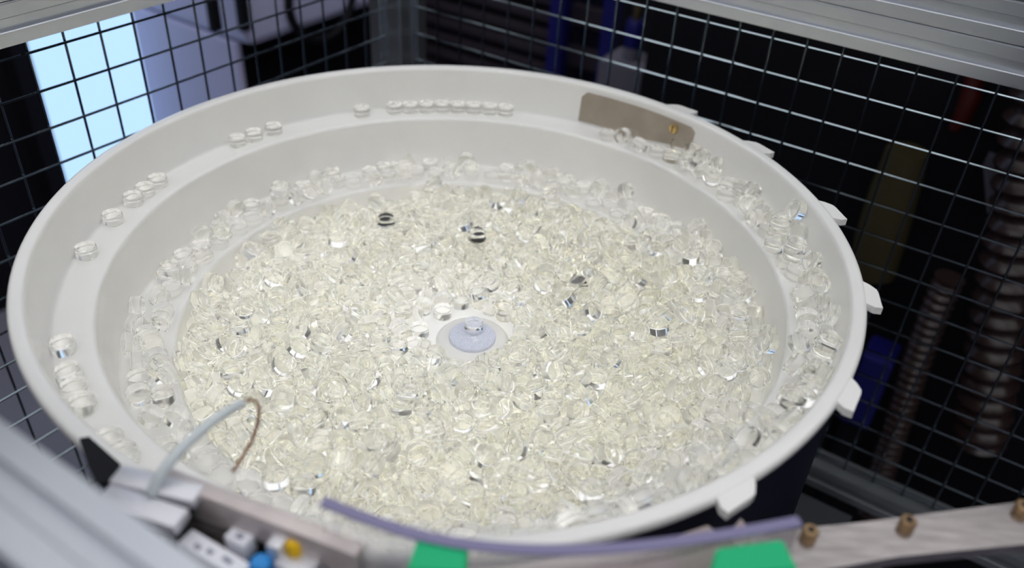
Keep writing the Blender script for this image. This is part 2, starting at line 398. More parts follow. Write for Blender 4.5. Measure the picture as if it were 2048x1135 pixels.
# settled positions of the heap: x y z in 0.1 mm and the disc axis in 1/99, those showing largest first
HEAP = """1852 -2649 -305 51 -73 43
1936 -2471 -295 76 63 2
1227 -2942 -352 38 -34 -85
2345 -2156 -354 62 25 -73
945 -2408 -924 -88 39 21
1543 -2791 -356 48 -26 -83
860 -2319 -818 -28 59 74
2422 -2005 -297 69 70 -6
428 -2428 -1019 97 16 14
1253 -2354 -821 1 -2 -99
-891 -2334 -983 8 21 96
2761 -1898 -137 8 -6 98
-1307 -2337 -988 21 -97 2
-117 -2493 -1080 3 98 16
-1106 -2293 -969 0 0 99
759 -2420 -948 -27 86 40
513 -2216 -906 90 42 0
2058 -2374 -294 65 -36 -65
165 -2267 -1033 69 70 14
-252 -2266 -1078 -91 -22 -33
-461 -2401 -1164 -52 -1 84
-729 -2344 -1046 -72 -16 66
267 -2441 -1075 16 32 92
-530 -2274 -1001 77 -1 -62
-843 -2142 -970 -10 8 98
-639 -2106 -922 -5 64 -76
1676 -2080 -884 -76 63 -2
1046 -2992 -392 -41 89 10
-404 -2097 -965 -66 -22 71
-1537 -2238 -1030 -1 -2 -99
1201 -1945 -854 23 46 84
457 -1968 -938 -24 -96 7
-401 -1926 -879 81 -31 48
4 -2160 -1082 -1 85 -51
1753 -1785 -846 9 -87 -47
-1814 -1971 -988 -37 44 81
1425 -1915 -881 -50 25 -81
960 -1875 -944 -9 -56 -81
-1568 -1947 -1060 61 76 17
3106 -1259 -137 -10 4 -98
-1682 -2115 -1030 -1 -2 -99
626 -2574 -927 -1 2 99
-1201 -1947 -1106 -74 -13 -65
2857 -1371 -309 -80 39 44
-87 -1863 -1072 28 -88 35
692 -1818 -986 52 44 -72
261 -1854 -1013 61 65 42
1102 -1742 -905 -45 15 87
-2259 -1726 -985 -1 99 -1
1971 -1660 -924 3 88 -46
13 -1686 -982 -23 38 89
-94 -2241 -1174 84 27 45
1457 -2342 -853 -43 22 86
-1019 -1802 -1016 -74 -23 62
-854 -1966 -958 37 -85 -36
-567 -1714 -903 44 -78 -43
1873 -1511 -903 20 -76 60
-1967 -1862 -988 -98 11 1
1239 -1538 -948 -33 77 53
251 -2140 -1029 -72 53 43
-1260 -1504 -957 12 -98 -6
-2227 -1546 -925 2 1 99
437 -1517 -1043 30 -48 -81
60 -1830 -1074 -92 -34 -13
-416 -2243 -1096 7 -98 10
2972 -1040 -359 66 -22 71
-986 -1592 -1034 54 -24 -79
-2460 -1490 -984 -61 78 0
1487 -2154 -885 -52 84 -2
238 -1511 -1048 6 27 -95
2330 -1402 -925 2 -1 -99
366 -2241 -1074 -6 22 -96
1151 -2199 -952 56 30 76
-1326 -1662 -1169 72 -21 -64
-1539 -1416 -1044 39 88 -22
550 -1357 -996 64 -64 41
-1508 -1840 -1011 -71 -69 0
-2258 -1366 -884 -46 -88 2
722 -2160 -887 -30 -78 -53
-241 -1317 -941 6 27 95
1412 -2874 -395 74 65 3
-1963 -1462 -1134 -49 74 -43
947 -1394 -970 15 -4 -98
1016 -2032 -1032 -73 -31 -60
2308 -1132 -802 -55 -80 18
-615 -1392 -1004 -30 -64 70
717 -1213 -1004 -39 -7 -91
-881 -1218 -1031 42 -53 72
-439 -1238 -1032 73 51 43
158 -2651 -961 43 -60 -66
1369 -2043 -960 16 80 56
1879 -1955 -870 8 -70 69
1161 -1154 -934 47 80 34
1695 -1138 -978 -64 12 75
-1479 -1268 -1005 39 6 91
75 -2460 -1069 -4 92 -37
1531 -1062 -925 -30 -58 74
-244 -1635 -1043 76 63 -11
1623 -1925 -915 -5 90 -41
2776 -933 -848 10 61 -77
578 -1048 -994 -65 45 -60
972 -972 -884 62 -61 47
2593 -1068 -916 91 33 -19
899 -1710 -962 -34 84 -40
-1469 -1631 -1113 54 74 37
-1714 -1222 -1075 -40 17 -89
2315 -881 -794 -87 -43 -18
-1177 -1138 -1011 93 33 0
-2624 -1088 -985 95 26 -2
-2067 -1707 -988 -4 -99 2
-1390 -997 -998 58 -29 75
1558 -1216 -1034 -55 -56 -61
106 -3232 -335 -1 10 -98
2728 -761 -769 -81 19 -54
231 -1079 -1101 -45 86 -20
-2779 -867 -983 97 17 -2
1488 -783 -861 -58 75 -28
-2321 -908 -1105 -92 -36 -10
-2 -1186 -1063 -67 -71 16
806 -1512 -1007 22 96 -12
-841 -2543 -988 87 -47 0
2495 -871 -842 25 24 -93
-1127 -1333 -1103 40 -2 90
2142 -1173 -950 -40 84 34
2700 -1839 -233 -8 6 -98
-681 -2145 -1116 -99 -10 0
-599 -2615 -988 -79 59 -1
-810 -986 -1031 -50 -61 -59
-1681 -827 -1064 -49 22 83
2893 -594 -723 -91 -16 35
176 -2083 -983 72 -53 -43
-1886 -747 -1048 -74 60 -25
3323 -233 -299 17 -67 71
1174 -2047 -969 -1 92 -36
2986 -1596 -203 87 -46 -11
1800 -1343 -926 96 -4 25
-1365 -1502 -1116 -2 99 0
743 -2250 -962 30 78 53
-1010 -2010 -1080 39 91 -9
846 -1058 -1034 -38 11 91
2183 -1308 -998 41 -16 89
-322 -1897 -1002 -51 -5 84
1657 -776 -952 -98 -4 -13
1387 -1282 -1052 -58 -74 -32
-1862 -967 -1138 -23 -9 -96
-324 -2078 -1091 -72 42 -54
2483 -1347 -880 98 -10 2
-631 -989 -1105 53 46 -70
2167 -800 -953 -87 -41 -22
1780 -965 -963 -53 16 82
1372 -952 -973 0 13 -98
3298 -711 -271 -95 20 18
-365 -1708 -972 -6 -11 -98
-1148 -577 -1084 29 0 95
2055 -1047 -953 -59 75 -25
-704 -1838 -1011 7 -99 4
-2625 -526 -988 5 -99 0
301 -832 -1089 -18 -95 19
1194 -1330 -998 -61 58 -52
-2174 -757 -1139 -56 -19 -79
-1337 -652 -1091 -42 16 -88
2654 -2034 -267 -61 52 57
-971 -633 -1159 0 0 99
-2301 -614 -1098 -54 -37 -75
-213 -3190 -397 4 61 -78
-966 -449 -1042 -80 57 12
1441 -1696 -950 -46 -68 56
1786 -350 -892 95 15 -23
15 -990 -1066 89 19 39
2704 -314 -850 20 -33 -91
2480 -360 -872 61 39 68
2130 -375 -914 -18 33 92
-2549 -1267 -1027 2 1 99
-1905 -336 -926 38 -92 0
-2149 -971 -1174 -19 -91 -34
1971 -250 -892 18 4 -97
-2555 -899 -941 -44 60 -65
-132 -2046 -1195 74 52 42
1978 -492 -946 -8 18 97
1684 -1407 -995 -78 -4 -60
-1441 -1955 -1221 -94 31 0
-290 -1376 -1031 5 27 95
2002 -815 -940 57 70 41
-680 -795 -1092 45 -79 40
-96 -1382 -1061 -10 8 98
-350 -2295 -1225 49 -5 -86
3215 287 -229 10 1 98
-2921 -335 -982 -97 -17 2
-1955 -403 -1074 0 0 -99
1798 -2588 -379 -51 73 -43
-124 -1556 -1054 39 82 -39
2733 -86 -820 -2 0 99
-1744 -1469 -1144 -73 -47 -47
1220 -1002 -919 73 17 -65
-2167 -431 -1097 34 54 75
-2087 -1333 -1149 75 64 11
3098 -829 -396 29 95 0
2235 -41 -882 -51 25 -81
3072 -1299 -240 -10 4 -98
1256 -218 -968 3 -99 8
-1549 -520 -1143 29 94 -7
1370 -64 -894 46 -54 69
2197 -1490 -989 -54 -83 0
612 -804 -1023 0 -59 -79
-2832 -588 -983 92 -37 -2
-1694 -1810 -1116 74 65 0
1596 -337 -907 -7 45 88
-476 -331 -1264 0 0 99
1043 -1570 -970 -32 28 89
2326 -1173 -990 -82 55 -2
-2023 -820 -1178 -66 44 59
1109 -264 -1011 99 10 0
-1635 -194 -1159 0 0 99
3061 408 -323 0 0 99
-2333 -243 -1102 -51 -27 -80
1604 -1777 -942 -99 -5 1
977 -1205 -995 -1 9 99
-1649 -1042 -1105 62 -31 71
1827 -2140 -848 75 -18 -63
3149 -635 -396 12 98 1
3361 148 -310 96 1 -25
2225 -475 -1025 -88 41 -17
-1506 -30 -1138 -28 48 -82
1697 -571 -953 13 63 -76
-1372 -462 -1068 -23 -35 90
-639 -318 -1159 0 0 99
-708 -1170 -1071 72 66 18
-232 -465 -1158 88 -16 -42
-1788 -1669 -1140 -51 60 -60
-166 -1150 -1005 -96 18 -13
1732 170 -932 -16 -77 60
492 -655 -1075 1 99 -7
-786 -663 -1080 -10 30 94
3152 687 -229 10 2 98
-510 -1849 -967 44 29 84
544 -2405 -1011 97 21 0
632 -2039 -973 -8 57 -80
1375 -700 -924 60 64 46
3297 730 -105 91 20 -33
-616 -473 -1230 -41 83 35
-2768 -167 -986 -91 39 2
-916 -53 -1121 -44 -20 -87
1542 -1410 -1053 61 1 -78
-2640 203 -989 -99 -9 2
-1818 -237 -1093 -36 49 -78
-266 -1897 -1141 -36 91 -17
-2797 226 -923 -2 0 -99
-1360 116 -1134 13 -59 -79
2556 -2144 -303 -64 -75 0
-1470 203 -1027 66 72 -17
2435 333 -898 -2 91 38
172 -1700 -1081 -23 30 91
-2478 43 -1142 -92 0 -37
-2337 233 -1096 -38 -65 65
-1208 167 -1116 85 51 0
-1161 -1807 -1148 5 96 -25
1494 -529 -908 -79 7 -59
-1634 -1624 -1120 85 48 18
-1736 -462 -1103 -19 76 -60
2741 -1064 -982 94 -30 2
1674 -1556 -1010 7 -99 -2
1042 -643 -983 -62 13 76
-999 -1185 -1106 78 -41 45
13 -2004 -1128 -19 72 65
84 -1384 -1049 -82 -56 -2
-710 -2587 -988 80 -58 1
3147 -377 -320 -49 62 59
1444 446 -946 67 -72 -14
1217 445 -938 75 -51 -40
2235 -988 -938 -70 -63 31
-2051 372 -1097 52 -71 45
-1340 -1151 -1083 27 -44 -85
-2102 -278 -1074 43 35 82
703 -921 -1074 -33 53 77
-1069 -2250 -1122 -42 -89 -13
-502 220 -1264 0 0 -99
2345 -320 -996 -78 54 29
-2179 -1102 -1221 -54 -83 0
1014 131 -1055 -54 55 62
668 -1306 -1137 29 -95 0
1113 313 -1030 45 18 -86
-613 377 -1212 -50 -9 -85
890 533 -1060 26 -35 89
678 -649 -1030 -6 -98 15
2416 -504 -948 18 66 -71
952 -290 -1013 -51 12 -84
2897 41 -855 -6 57 81
-1848 420 -1118 -42 24 -86
3001 1001 -391 -89 -43 10
554 -2209 -1053 0 0 99
-2731 24 -1030 -2 0 -99
1445 -132 -1003 47 -51 -71
-319 44 -1369 0 0 -99
925 -480 -1022 -65 20 72
227 516 -1181 20 6 -97
2668 125 -887 14 93 31
-846 444 -1221 -98 15 0
2720 659 -844 -12 65 74
3172 -472 -384 54 -61 -56
502 382 -1264 0 0 -99
-89 -631 -1221 -97 18 0
-1751 -31 -1137 -48 -6 -86
2524 530 -852 -78 32 52
1874 626 -952 74 33 -57
2219 480 -964 59 -41 -68
-121 373 -1369 0 0 -99
-1927 -1248 -1157 84 -31 -42
41 -1513 -1042 -66 -74 -2
2893 356 -878 -40 90 -1
3231 131 -441 10 0 98
-2600 587 -999 37 -8 -92
-1292 529 -1123 -61 -33 -71
-1841 -1300 -1193 84 -31 -42
1531 18 -967 -2 -86 -48
2842 496 -816 -2 0 99
2406 881 -834 17 14 -96
-2468 863 -885 49 -86 -2
7 582 -1221 83 54 0
-1153 -1504 -1116 -21 97 0
2610 -734 -853 55 51 -64
619 -3149 -396 -97 -17 0
2128 552 -872 -54 41 -72
2639 851 -851 -2 -59 -80
-355 233 -1326 -99 -5 0
2955 1192 -341 -41 -59 69
1273 -1107 -1042 49 -1 -86
-957 582 -1138 58 80 -6
1308 355 -1047 43 48 -75
-187 669 -1226 48 -57 65
1114 736 -1012 37 3 -92
1545 569 -898 66 45 59
-2412 -1163 -982 63 34 68
-1913 -2138 -984 -84 52 0
575 551 -1176 42 44 -78
1041 -1023 -1007 47 -18 -86
2609 -1882 -397 58 81 0
2008 868 -959 27 74 -60
-716 -1692 -1040 -96 -6 23
760 -1659 -1050 62 -5 77
198 -1282 -1114 -35 65 -66
2881 -697 -886 -96 23 10
1412 945 -951 -59 -1 79
1933 1061 -818 -80 57 -14
-2209 874 -1101 56 6 82
538 854 -1116 86 49 1
-753 -1544 -1058 -26 95 -12
-1168 876 -1090 48 56 -66
-548 -673 -1248 32 -93 11
746 46 -1146 55 60 57
2530 213 -990 -99 -1 2
-224 -2672 -988 69 -71 2
1856 -1009 -1031 53 -16 -82
1215 978 -1016 59 -68 -41
-655 -2350 -1124 -72 -16 66
2472 -1546 -911 54 50 66
-786 874 -1147 79 -59 -10
344 680 -1190 -46 -12 87
777 933 -1089 77 35 51
1957 -1376 -947 -21 -68 69
1037 1080 -952 86 13 -48
2652 439 -885 29 94 -14
-1324 -2074 -1190 34 92 -9
383 982 -1137 59 79 -2
-1109 301 -1141 -90 13 40
2727 270 -843 19 7 97
-996 -2519 -1030 -1 -2 -99
1497 164 -925 -20 -47 85
-2415 1175 -1031 -2 1 -99
2253 -1669 -898 83 36 -40
407 -1801 -1015 -65 -47 -58
425 -2010 -1083 29 -1 95
-381 836 -1176 21 78 57
-545 960 -1180 13 -13 -97
-614 -3146 -438 2 10 -98
-1728 119 -1111 10 98 -12
2332 1190 -885 63 76 3
32 964 -1264 0 0 -99
-477 -1552 -1036 -67 -72 13
-424 711 -1264 0 0 99
-1345 1137 -1071 -19 20 -95
3302 555 -256 -79 -51 32
-50 1147 -1179 -27 -45 -84
-692 -15 -1221 -72 68 0
717 1019 -976 -57 41 70
745 783 -1189 -63 -19 -73
-2000 -660 -1062 -72 28 -61
-1672 -642 -1115 -69 23 67
-1156 1184 -1069 75 -29 -57
2665 1744 -351 3 56 -81
673 1363 -991 -31 53 -77
-2020 -1014 -1242 92 -5 -37
-1180 -945 -1077 63 21 73
-1543 807 -1085 -28 65 70
-430 1168 -1116 -53 61 58
-2113 1226 -1180 -11 4 98
159 1380 -1054 0 0 -99
-2318 1357 -1031 2 -1 99
1867 934 -948 89 -42 9
2194 1590 -879 -24 -62 73
1631 1374 -953 78 -46 -39
-2471 -1027 -988 -47 87 0
702 410 -1179 0 0 -99
2447 2018 -309 -83 -35 41
-1541 1203 -1075 7 -16 -97
-1903 1296 -1151 75 -64 -9
2038 36 -966 -54 1 83
-2533 1486 -982 81 -58 -2
-178 1262 -1073 -40 -81 40
2105 1201 -985 -1 17 -97
3024 1409 -303 -41 90 0
-2187 1530 -989 98 -11 -2
-2081 1716 -820 2 -1 99
-1406 348 -1045 -78 58 -21
2363 26 -953 -88 -7 45
-782 -201 -1141 28 -93 -19
1282 -1609 -1047 33 -87 -35
370 451 -1326 -91 40 0
-1350 -280 -1111 62 58 -51
347 1340 -1074 -84 -33 -41
-1064 -946 -1176 81 -3 -57
-251 -833 -1159 0 0 -99
-2110 -51 -1081 -85 -21 46
-1137 -392 -1116 69 71 0
-235 -609 -1223 -16 -84 -50
209 1674 -1039 -87 45 11
2668 1055 -823 -2 -74 66
2263 2126 -324 5 5 99
444 -871 -1116 -97 18 0
453 -1061 -1116 35 93 -6
-878 1551 -1054 0 0 -99
46 573 -1369 0 0 99
-685 1545 -1074 -2 -4 99
2548 1452 -806 38 -81 -43
876 -2148 -911 92 -18 -32
1364 588 -938 70 0 70
-1296 682 -1080 -10 -89 -42
-238 1196 -1195 25 32 90
-621 678 -1232 -47 78 40
1418 1137 -914 86 6 49
-833 -335 -1148 11 -98 0
-525 550 -1264 0 0 99
364 -1195 -1173 32 -16 92
-137 521 -1326 25 -96 0
178 -942 -1124 -70 -49 -50
2174 977 -992 -92 7 -37
918 689 -1021 -8 98 10
359 -3201 -397 21 -96 -10
-1761 1487 -1143 -16 98 2
-318 -1143 -1011 19 44 -86
-1397 1636 -1116 -62 76 12
375 1646 -1062 67 59 42
-2731 931 -984 -61 78 2
1903 241 -1024 -5 -98 -14
2797 1539 -437 -9 -5 -98
-1950 1826 -989 -68 -72 0
1147 -654 -1097 -49 -70 -50
-921 741 -1116 80 -58 0
1382 1846 -1050 62 -32 70
2653 -585 -847 53 74 -39
-863 1078 -1047 32 86 38
1007 897 -1022 29 26 91
-461 -90 -1326 54 -83 0
915 1772 -1015 26 -86 42
-1809 1972 -984 44 -50 73
2564 1887 -348 62 -57 -52
923 -752 -965 79 59 6
1802 -1865 -990 2 99 -2
-2399 1623 -1026 -2 1 -99
-754 1370 -1159 0 0 99
-1737 589 -1116 -54 83 0
891 -891 -983 71 69 -4
735 1956 -1056 -85 41 -29
2048 -2634 -303 -78 -61 0
1517 -822 -1000 14 -24 -95
2210 162 -929 -40 8 -90
1952 -668 -998 4 -96 24
-2807 574 -1027 2 0 99
1110 -1250 -1091 51 -20 -82
-831 -1368 -1141 -84 -51 10
-1090 495 -1153 40 -21 88
-1607 288 -1129 -88 44 12
-367 2101 -1077 -14 -12 97
-1182 -2481 -1029 1 2 99
-2020 1389 -1104 35 32 -87
2725 1943 -305 97 19 -9
247 1041 -1173 -73 54 -38
1954 2500 -387 -45 -57 -67
-1903 987 -1167 24 -61 74
2323 -2389 -346 -7 7 -98
821 1227 -1010 63 77 2
928 241 -1061 -54 56 61
1989 -928 -1023 70 64 28
-10 1595 -1051 28 16 -94
817 -360 -1126 36 83 41
2553 1164 -870 19 -91 34
1088 -2437 -965 -43 -83 -33
-559 -2268 -1221 21 -97 0
132 1110 -1148 72 -65 17
2380 2397 -308 69 70 -10
-1664 2102 -988 99 -7 -2
-1884 764 -1165 10 -72 -67
-1825 -757 -1184 25 -10 -95
931 2229 -971 7 6 -99
888 51 -1108 69 51 50
578 2209 -1011 67 -72 10
-99 -480 -1221 18 97 0
1462 2147 -1033 1 2 -99
1682 1160 -1011 48 -86 0
-89 1413 -1070 -81 -29 -48
-2653 -391 -988 43 -89 -1
-1622 2288 -923 -1 2 -99
-1018 -2155 -1104 -46 -87 -12
502 -1580 -1161 65 72 -19
-1090 2140 -1167 51 17 83
1349 -1864 -946 50 -25 81
1262 -781 -1005 38 -43 -81
-148 904 -1264 0 0 99
2598 2095 -293 -53 59 -59
1834 2277 -887 70 -48 51
1731 1941 -1033 -2 -2 99
-1730 1101 -1144 -55 -44 69
-1148 2372 -989 -44 88 2
463 1176 -1144 -84 -36 -38
-2285 849 -1226 -37 -86 32
1763 2717 -399 62 76 -10
802 -2670 -889 -81 -50 -26
-1387 2313 -1030 1 -2 99
-1687 840 -1210 20 -81 -53
-2032 -2054 -984 65 -75 0
1224 2359 -998 18 36 90
202 856 -1228 49 -7 -86
-1207 -203 -1159 0 0 99
-2530 881 -1031 -2 1 -99
-1352 1857 -1116 -45 88 0
2659 -4 -989 -53 84 -1
-807 2495 -987 19 -57 -78
648 2568 -989 -42 -90 -2
819 -636 -1085 -88 12 44
1271 -567 -1037 -54 -35 75
575 -1460 -1224 74 -61 25
2238 -220 -966 26 -14 95
-492 1317 -1061 -70 -54 -43
435 2011 -1025 21 -28 92
1853 1765 -1004 59 57 -55
1073 1903 -1045 -63 -17 74
850 2553 -979 -67 33 65
367 -632 -1154 83 3 54
3331 -391 -411 -98 5 10
3227 295 -336 -10 -1 -98
799 229 -1135 81 22 52
1109 2522 -924 -1 -2 99
-318 384 -1326 19 97 0
-29 2695 -926 0 -2 99
434 2626 -999 7 38 91
-829 1791 -1075 -11 5 98
1666 -2882 -297 -55 51 -65
-212 2674 -988 -85 51 1
-1227 1592 -1156 -42 81 -39
2346 706 -928 93 31 -10
1803 -437 -1014 -7 -67 -72
-534 -2108 -1107 -14 94 26
61 2376 -1130 45 87 -14
2720 -714 -985 18 97 0
-1006 2511 -1030 1 -2 99
243 2671 -1031 0 -2 99
1822 -789 -1021 14 92 -34
-218 2158 -1146 -95 -26 -12
1664 574 -989 -68 7 71
1843 1180 -878 -19 8 97
1224 1541 -967 -39 -89 -18
-601 1257 -1135 -37 -46 -79
1654 2135 -1030 -1 -2 99
-907 966 -1116 -50 -86 0
875 -3075 -437 3 -10 98
2479 -2274 -317 71 -64 -26
-1112 693 -1159 0 0 99
-883 -1771 -1078 3 -94 -31
-76 2233 -1142 10 -16 -97
-673 2642 -1030 -1 2 -99
-1575 1535 -1116 -22 96 0
-1477 700 -1169 86 48 -10
714 -1455 -1161 -91 -6 -38
-2051 858 -1213 -44 -58 68
-998 149 -1182 17 -19 96
1227 1311 -992 70 -42 57
497 -1226 -1067 -74 -65 14
2153 2451 -444 7 8 98
2945 -375 -802 96 -12 -21
3180 314 -437 -10 -1 -98
2163 -27 -1012 72 -37 -57
-1517 1011 -1131 -6 33 -93
-1804 2254 -984 89 -44 -2
1971 1859 -988 85 50 2
-1912 150 -1210 -63 -61 46
2044 -1566 -980 -10 -91 38
-291 1542 -1158 0 0 -99
1905 2039 -986 89 -43 1
2846 1706 -401 31 68 65
516 1539 -1159 0 0 99
1045 -2271 -1047 -39 90 15
-1474 -965 -1116 -44 -88 0
159 2273 -1211 37 -71 -59
2164 -2525 -332 8 -86 48
-1105 -1646 -1112 -80 -16 -56
1549 2316 -986 -91 39 0
-1477 -1757 -1264 0 0 -99
1373 -2209 -983 57 43 69
2825 835 -877 87 48 2
1586 2800 -439 5 9 98
-1691 418 -1137 -95 14 23
1507 1659 -1067 -74 -63 -18
-1197 172 -1264 0 0 99
1755 1030 -1053 1 0 99
-741 1058 -1182 65 47 -58
1767 -60 -966 86 33 36
-1312 -1912 -1221 -99 4 0
-266 1830 -1143 36 -76 -52
1332 1271 -962 69 -40 59
-2702 404 -1030 -2 0 -99
382 -1373 -1129 -3 61 -78
-297 530 -1326 -97 19 0
306 1214 -1162 76 57 27
-2331 -26 -1215 43 -54 -71
-340 2366 -1092 53 -11 -83
2401 -1033 -885 82 -55 2
-1369 81 -1241 -13 59 79
1062 -1736 -1045 39 -11 -90
22 1221 -1118 -27 -45 -84
-2600 1249 -984 -67 -73 1
-2288 510 -1225 64 -1 76
-702 331 -1326 18 -97 0
1351 2528 -1027 1 2 -99
3148 665 -334 -10 -2 -98
668 186 -1214 27 -59 75
360 -1842 -1181 23 -91 32
2910 -220 -927 -12 -86 -47
2955 1540 -346 9 5 98
-969 -1439 -1133 -34 93 -9
-474 -993 -1152 88 40 -22
-2462 347 -1159 97 -14 11
139 670 -1221 -89 44 0
-1182 1881 -1230 -17 -67 71
-630 2178 -1115 -93 -34 -2
-202 -1657 -1192 -25 45 84
-353 -500 -1326 59 79 0
-566 1820 -1070 54 82 13
-437 2421 -1036 53 -10 -83
-1205 -768 -1152 89 1 -44
-1552 -1462 -1185 2 -25 -96
3114 846 -440 10 3 98
1589 392 -999 -79 49 -33
2124 -2389 -384 -66 31 67
-686 828 -1221 -77 62 0
-2711 -678 -1028 2 1 99
-444 -1416 -1117 -85 -50 -3
-517 15 -1326 44 -89 0
1161 -467 -1089 -82 32 -44
-2167 405 -1221 65 -75 0
-2684 768 -1028 -2 1 -99
-532 2850 -1026 0 2 -99
1875 87 -1051 -58 -35 72
622 917 -1116 -86 -49 -1
2620 -447 -989 -91 -39 -2
-1002 354 -1218 -84 31 43
-2125 733 -1213 44 58 -68
2413 526 -957 -60 -24 -75
1693 2278 -985 39 91 2
-2010 574 -1185 53 50 67
1935 388 -1035 3 90 -41
-488 1577 -1116 -51 -85 0
1495 -1060 -1144 -84 -22 -47
-1209 -2139 -1326 43 89 0
718 -109 -1233 -9 -95 25
822 -2013 -983 -14 62 -76
2046 1378 -934 -96 -20 13
902 1357 -1010 69 -70 13
217 -681 -1191 40 -70 -58
-2395 176 -1264 0 0 -99
524 1865 -1149 -73 63 -24
2546 -1530 -764 79 -55 -23
2585 -912 -987 39 -91 2
-600 1148 -1202 37 46 79
-2411 -280 -1221 46 -88 0
430 1731 -1023 67 59 42
2239 689 -938 -93 -31 11
68 1841 -1109 -20 97 0
-2851 226 -1027 -2 0 -99
-2102 -619 -1161 51 82 -23
-2114 1729 -1030 2 -1 99
2133 298 -1020 39 16 90
-1488 -787 -1115 -66 28 -68
1553 1033 -1027 65 43 61
-444 2642 -1031 0 2 -99
-1029 -276 -1101 -48 -35 79
-2060 291 -1240 -39 -67 -61
233 -2249 -1221 98 11 0
965 2706 -984 -33 -93 -2
548 -1737 -1138 35 -92 -11
-274 1138 -1326 -78 61 0
3114 1142 -407 -67 72 4
-741 -1313 -1143 84 51 -9
-117 -1769 -1109 28 -88 35
-378 -911 -1137 -90 -41 3
585 2754 -985 41 90 2
-1016 1146 -1140 62 75 -16
2623 1335 -877 -97 -21 -2
-927 -1592 -1125 -54 24 79
-1430 1364 -1116 -98 -10 0
3327 -107 -329 -17 67 -71
-1088 2687 -1026 1 -2 99
3251 -831 -411 94 -29 -10
1887 2774 -411 -51 -85 10
-622 1725 -1114 49 86 4
2933 -32 -983 -99 -7 -2
-1303 -1354 -1035 -40 4 -90
104 -1034 -1228 22 -87 41
246 556 -1326 -28 95 0
-984 1385 -1144 -25 70 66
-1008 851 -1144 82 -53 -17
1809 2114 -986 95 -28 1
-838 -2094 -1079 10 -8 -98
-1143 -1134 -1159 0 0 -99
2099 -409 -1067 -44 -86 22
2040 -1114 -1116 23 -64 -72
-746 143 -1264 0 0 -99
339 2159 -1071 21 -28 93
2851 -1727 -239 70 47 52
-2240 -1558 -1030 2 1 99
166 2475 -1153 6 95 -27
1799 1482 -984 49 70 49
3009 -1441 -303 43 89 0
2063 512 -1122 99 0 -2
-1523 -1780 -1159 0 0 99
673 -544 -1043 -6 -98 15
-770 2803 -972 74 39 53
2335 1007 -980 76 -63 0
973 2220 -1074 7 6 -99
2256 1337 -990 -17 98 1
-223 -2432 -1176 58 -15 79
-1338 956 -1165 -16 2 -98
2508 2253 -308 -73 -64 18
-818 -481 -1159 0 0 99
2514 -96 -1006 -86 -25 -43
2799 -509 -880 -81 57 -2
-837 2570 -916 -19 57 78
-567 -1290 -1115 -23 96 -3
-2398 -622 -1228 95 25 14
-1117 -764 -1210 -89 -1 44
-2318 -754 -1221 31 -94 0
-895 286 -1322 14 63 -75
-555 921 -1326 -72 -68 0
1708 294 -955 -13 -77 61
-491 -1948 -1116 57 -81 0
1012 2514 -1030 -1 -2 99
-133 2438 -1159 1 -1 -99
1841 -549 -1116 98 -11 1
-310 2778 -986 -60 79 2
-1494 1713 -1116 71 -69 0
-1577 2313 -1028 -1 2 -99
3304 -582 -411 -98 12 10
-405 1051 -1223 75 64 2
865 -109 -1108 -1 99 1
-498 2253 -1123 9 -45 88
84 -826 -1152 45 -85 23
1146 -1916 -1034 39 91 3
-547 -1808 -1159 25 -83 -47
1963 -1852 -988 97 -21 2
181 1358 -1159 0 0 -99
2504 720 -928 -2 -1 99
1085 536 -1122 -38 91 -4
2367 1645 -984 3 99 1
388 -2685 -988 99 -8 1
-1859 -581 -1178 20 92 31
-8 2694 -1031 0 2 -99
-1898 403 -1219 -42 24 -86
2508 986 -925 2 1 -99
1542 2488 -983 -42 -90 -2
854 -223 -1118 7 98 10
-134 1728 -1123 -29 89 33
1019 1697 -1138 -83 -9 54
2775 -852 -973 13 -93 33
1909 533 -1079 17 -44 -87
2487 51 -1034 12 -97 13
597 1360 -1165 -83 -35 -42
-1391 -593 -1221 34 93 0
-421 1709 -1159 0 0 -99
1184 -2136 -1148 81 54 17
446 589 -1326 -27 -95 0
-967 -702 -1264 0 0 99
-1695 -1316 -1264 0 0 99
2497 -1189 -986 -48 -87 0
-499 -377 -1369 0 0 -99
-2004 42 -1163 37 27 88
376 -2403 -1212 89 35 -26
-338 -191 -1369 0 0 99
1903 -317 -1053 -49 -82 26
1982 684 -1034 69 70 -12
616 1085 -1126 -47 84 -22
-1087 1702 -1262 54 74 -38
1610 -395 -994 -7 45 88
2423 1320 -935 67 25 68
629 2024 -1180 -4 10 98
2092 624 -948 54 -41 72
761 2681 -977 -67 33 65
2336 1499 -986 -99 3 -2
1202 36 -1079 81 -6 56
516 415 -1369 0 0 99
-310 929 -1326 -82 56 0
483 2402 -1103 -20 -30 -92
790 2179 -1116 -85 50 0
2260 -756 -930 -87 -41 -22
1638 859 -1031 -83 -42 -34
-1929 2104 -1027 -2 2 -99
2322 395 -1045 9 -3 -99
637 -407 -1116 55 83 0
-1018 -487 -1221 -56 82 0
-800 654 -1326 76 -64 0
1416 -490 -975 79 -7 59
1159 1415 -1014 -70 42 -57
1311 -1413 -1086 49 -19 -84
2099 1725 -988 -84 52 -1
1687 1771 -1108 -28 68 66
558 -1864 -1114 40 -87 -26
-685 -1985 -1011 99 7 0
-1487 -203 -1221 -99 8 0
364 -1651 -1130 15 -39 -90
121 -2248 -1224 -99 -6 -5
1300 -248 -1151 -39 -91 -2
-910 -1065 -1116 -47 -87 0
1243 -338 -1136 39 91 2
1216 2163 -1154 47 84 -25
1754 -220 -957 22 -91 33
878 -2284 -1069 97 -13 -15
-1182 -578 -1184 -29 0 -95
2061 2023 -1026 -2 -2 99
41 -2378 -1142 4 -92 37
522 882 -1264 0 0 99
3154 -1000 -449 -10 3 -98
807 1480 -1043 97 1 -19
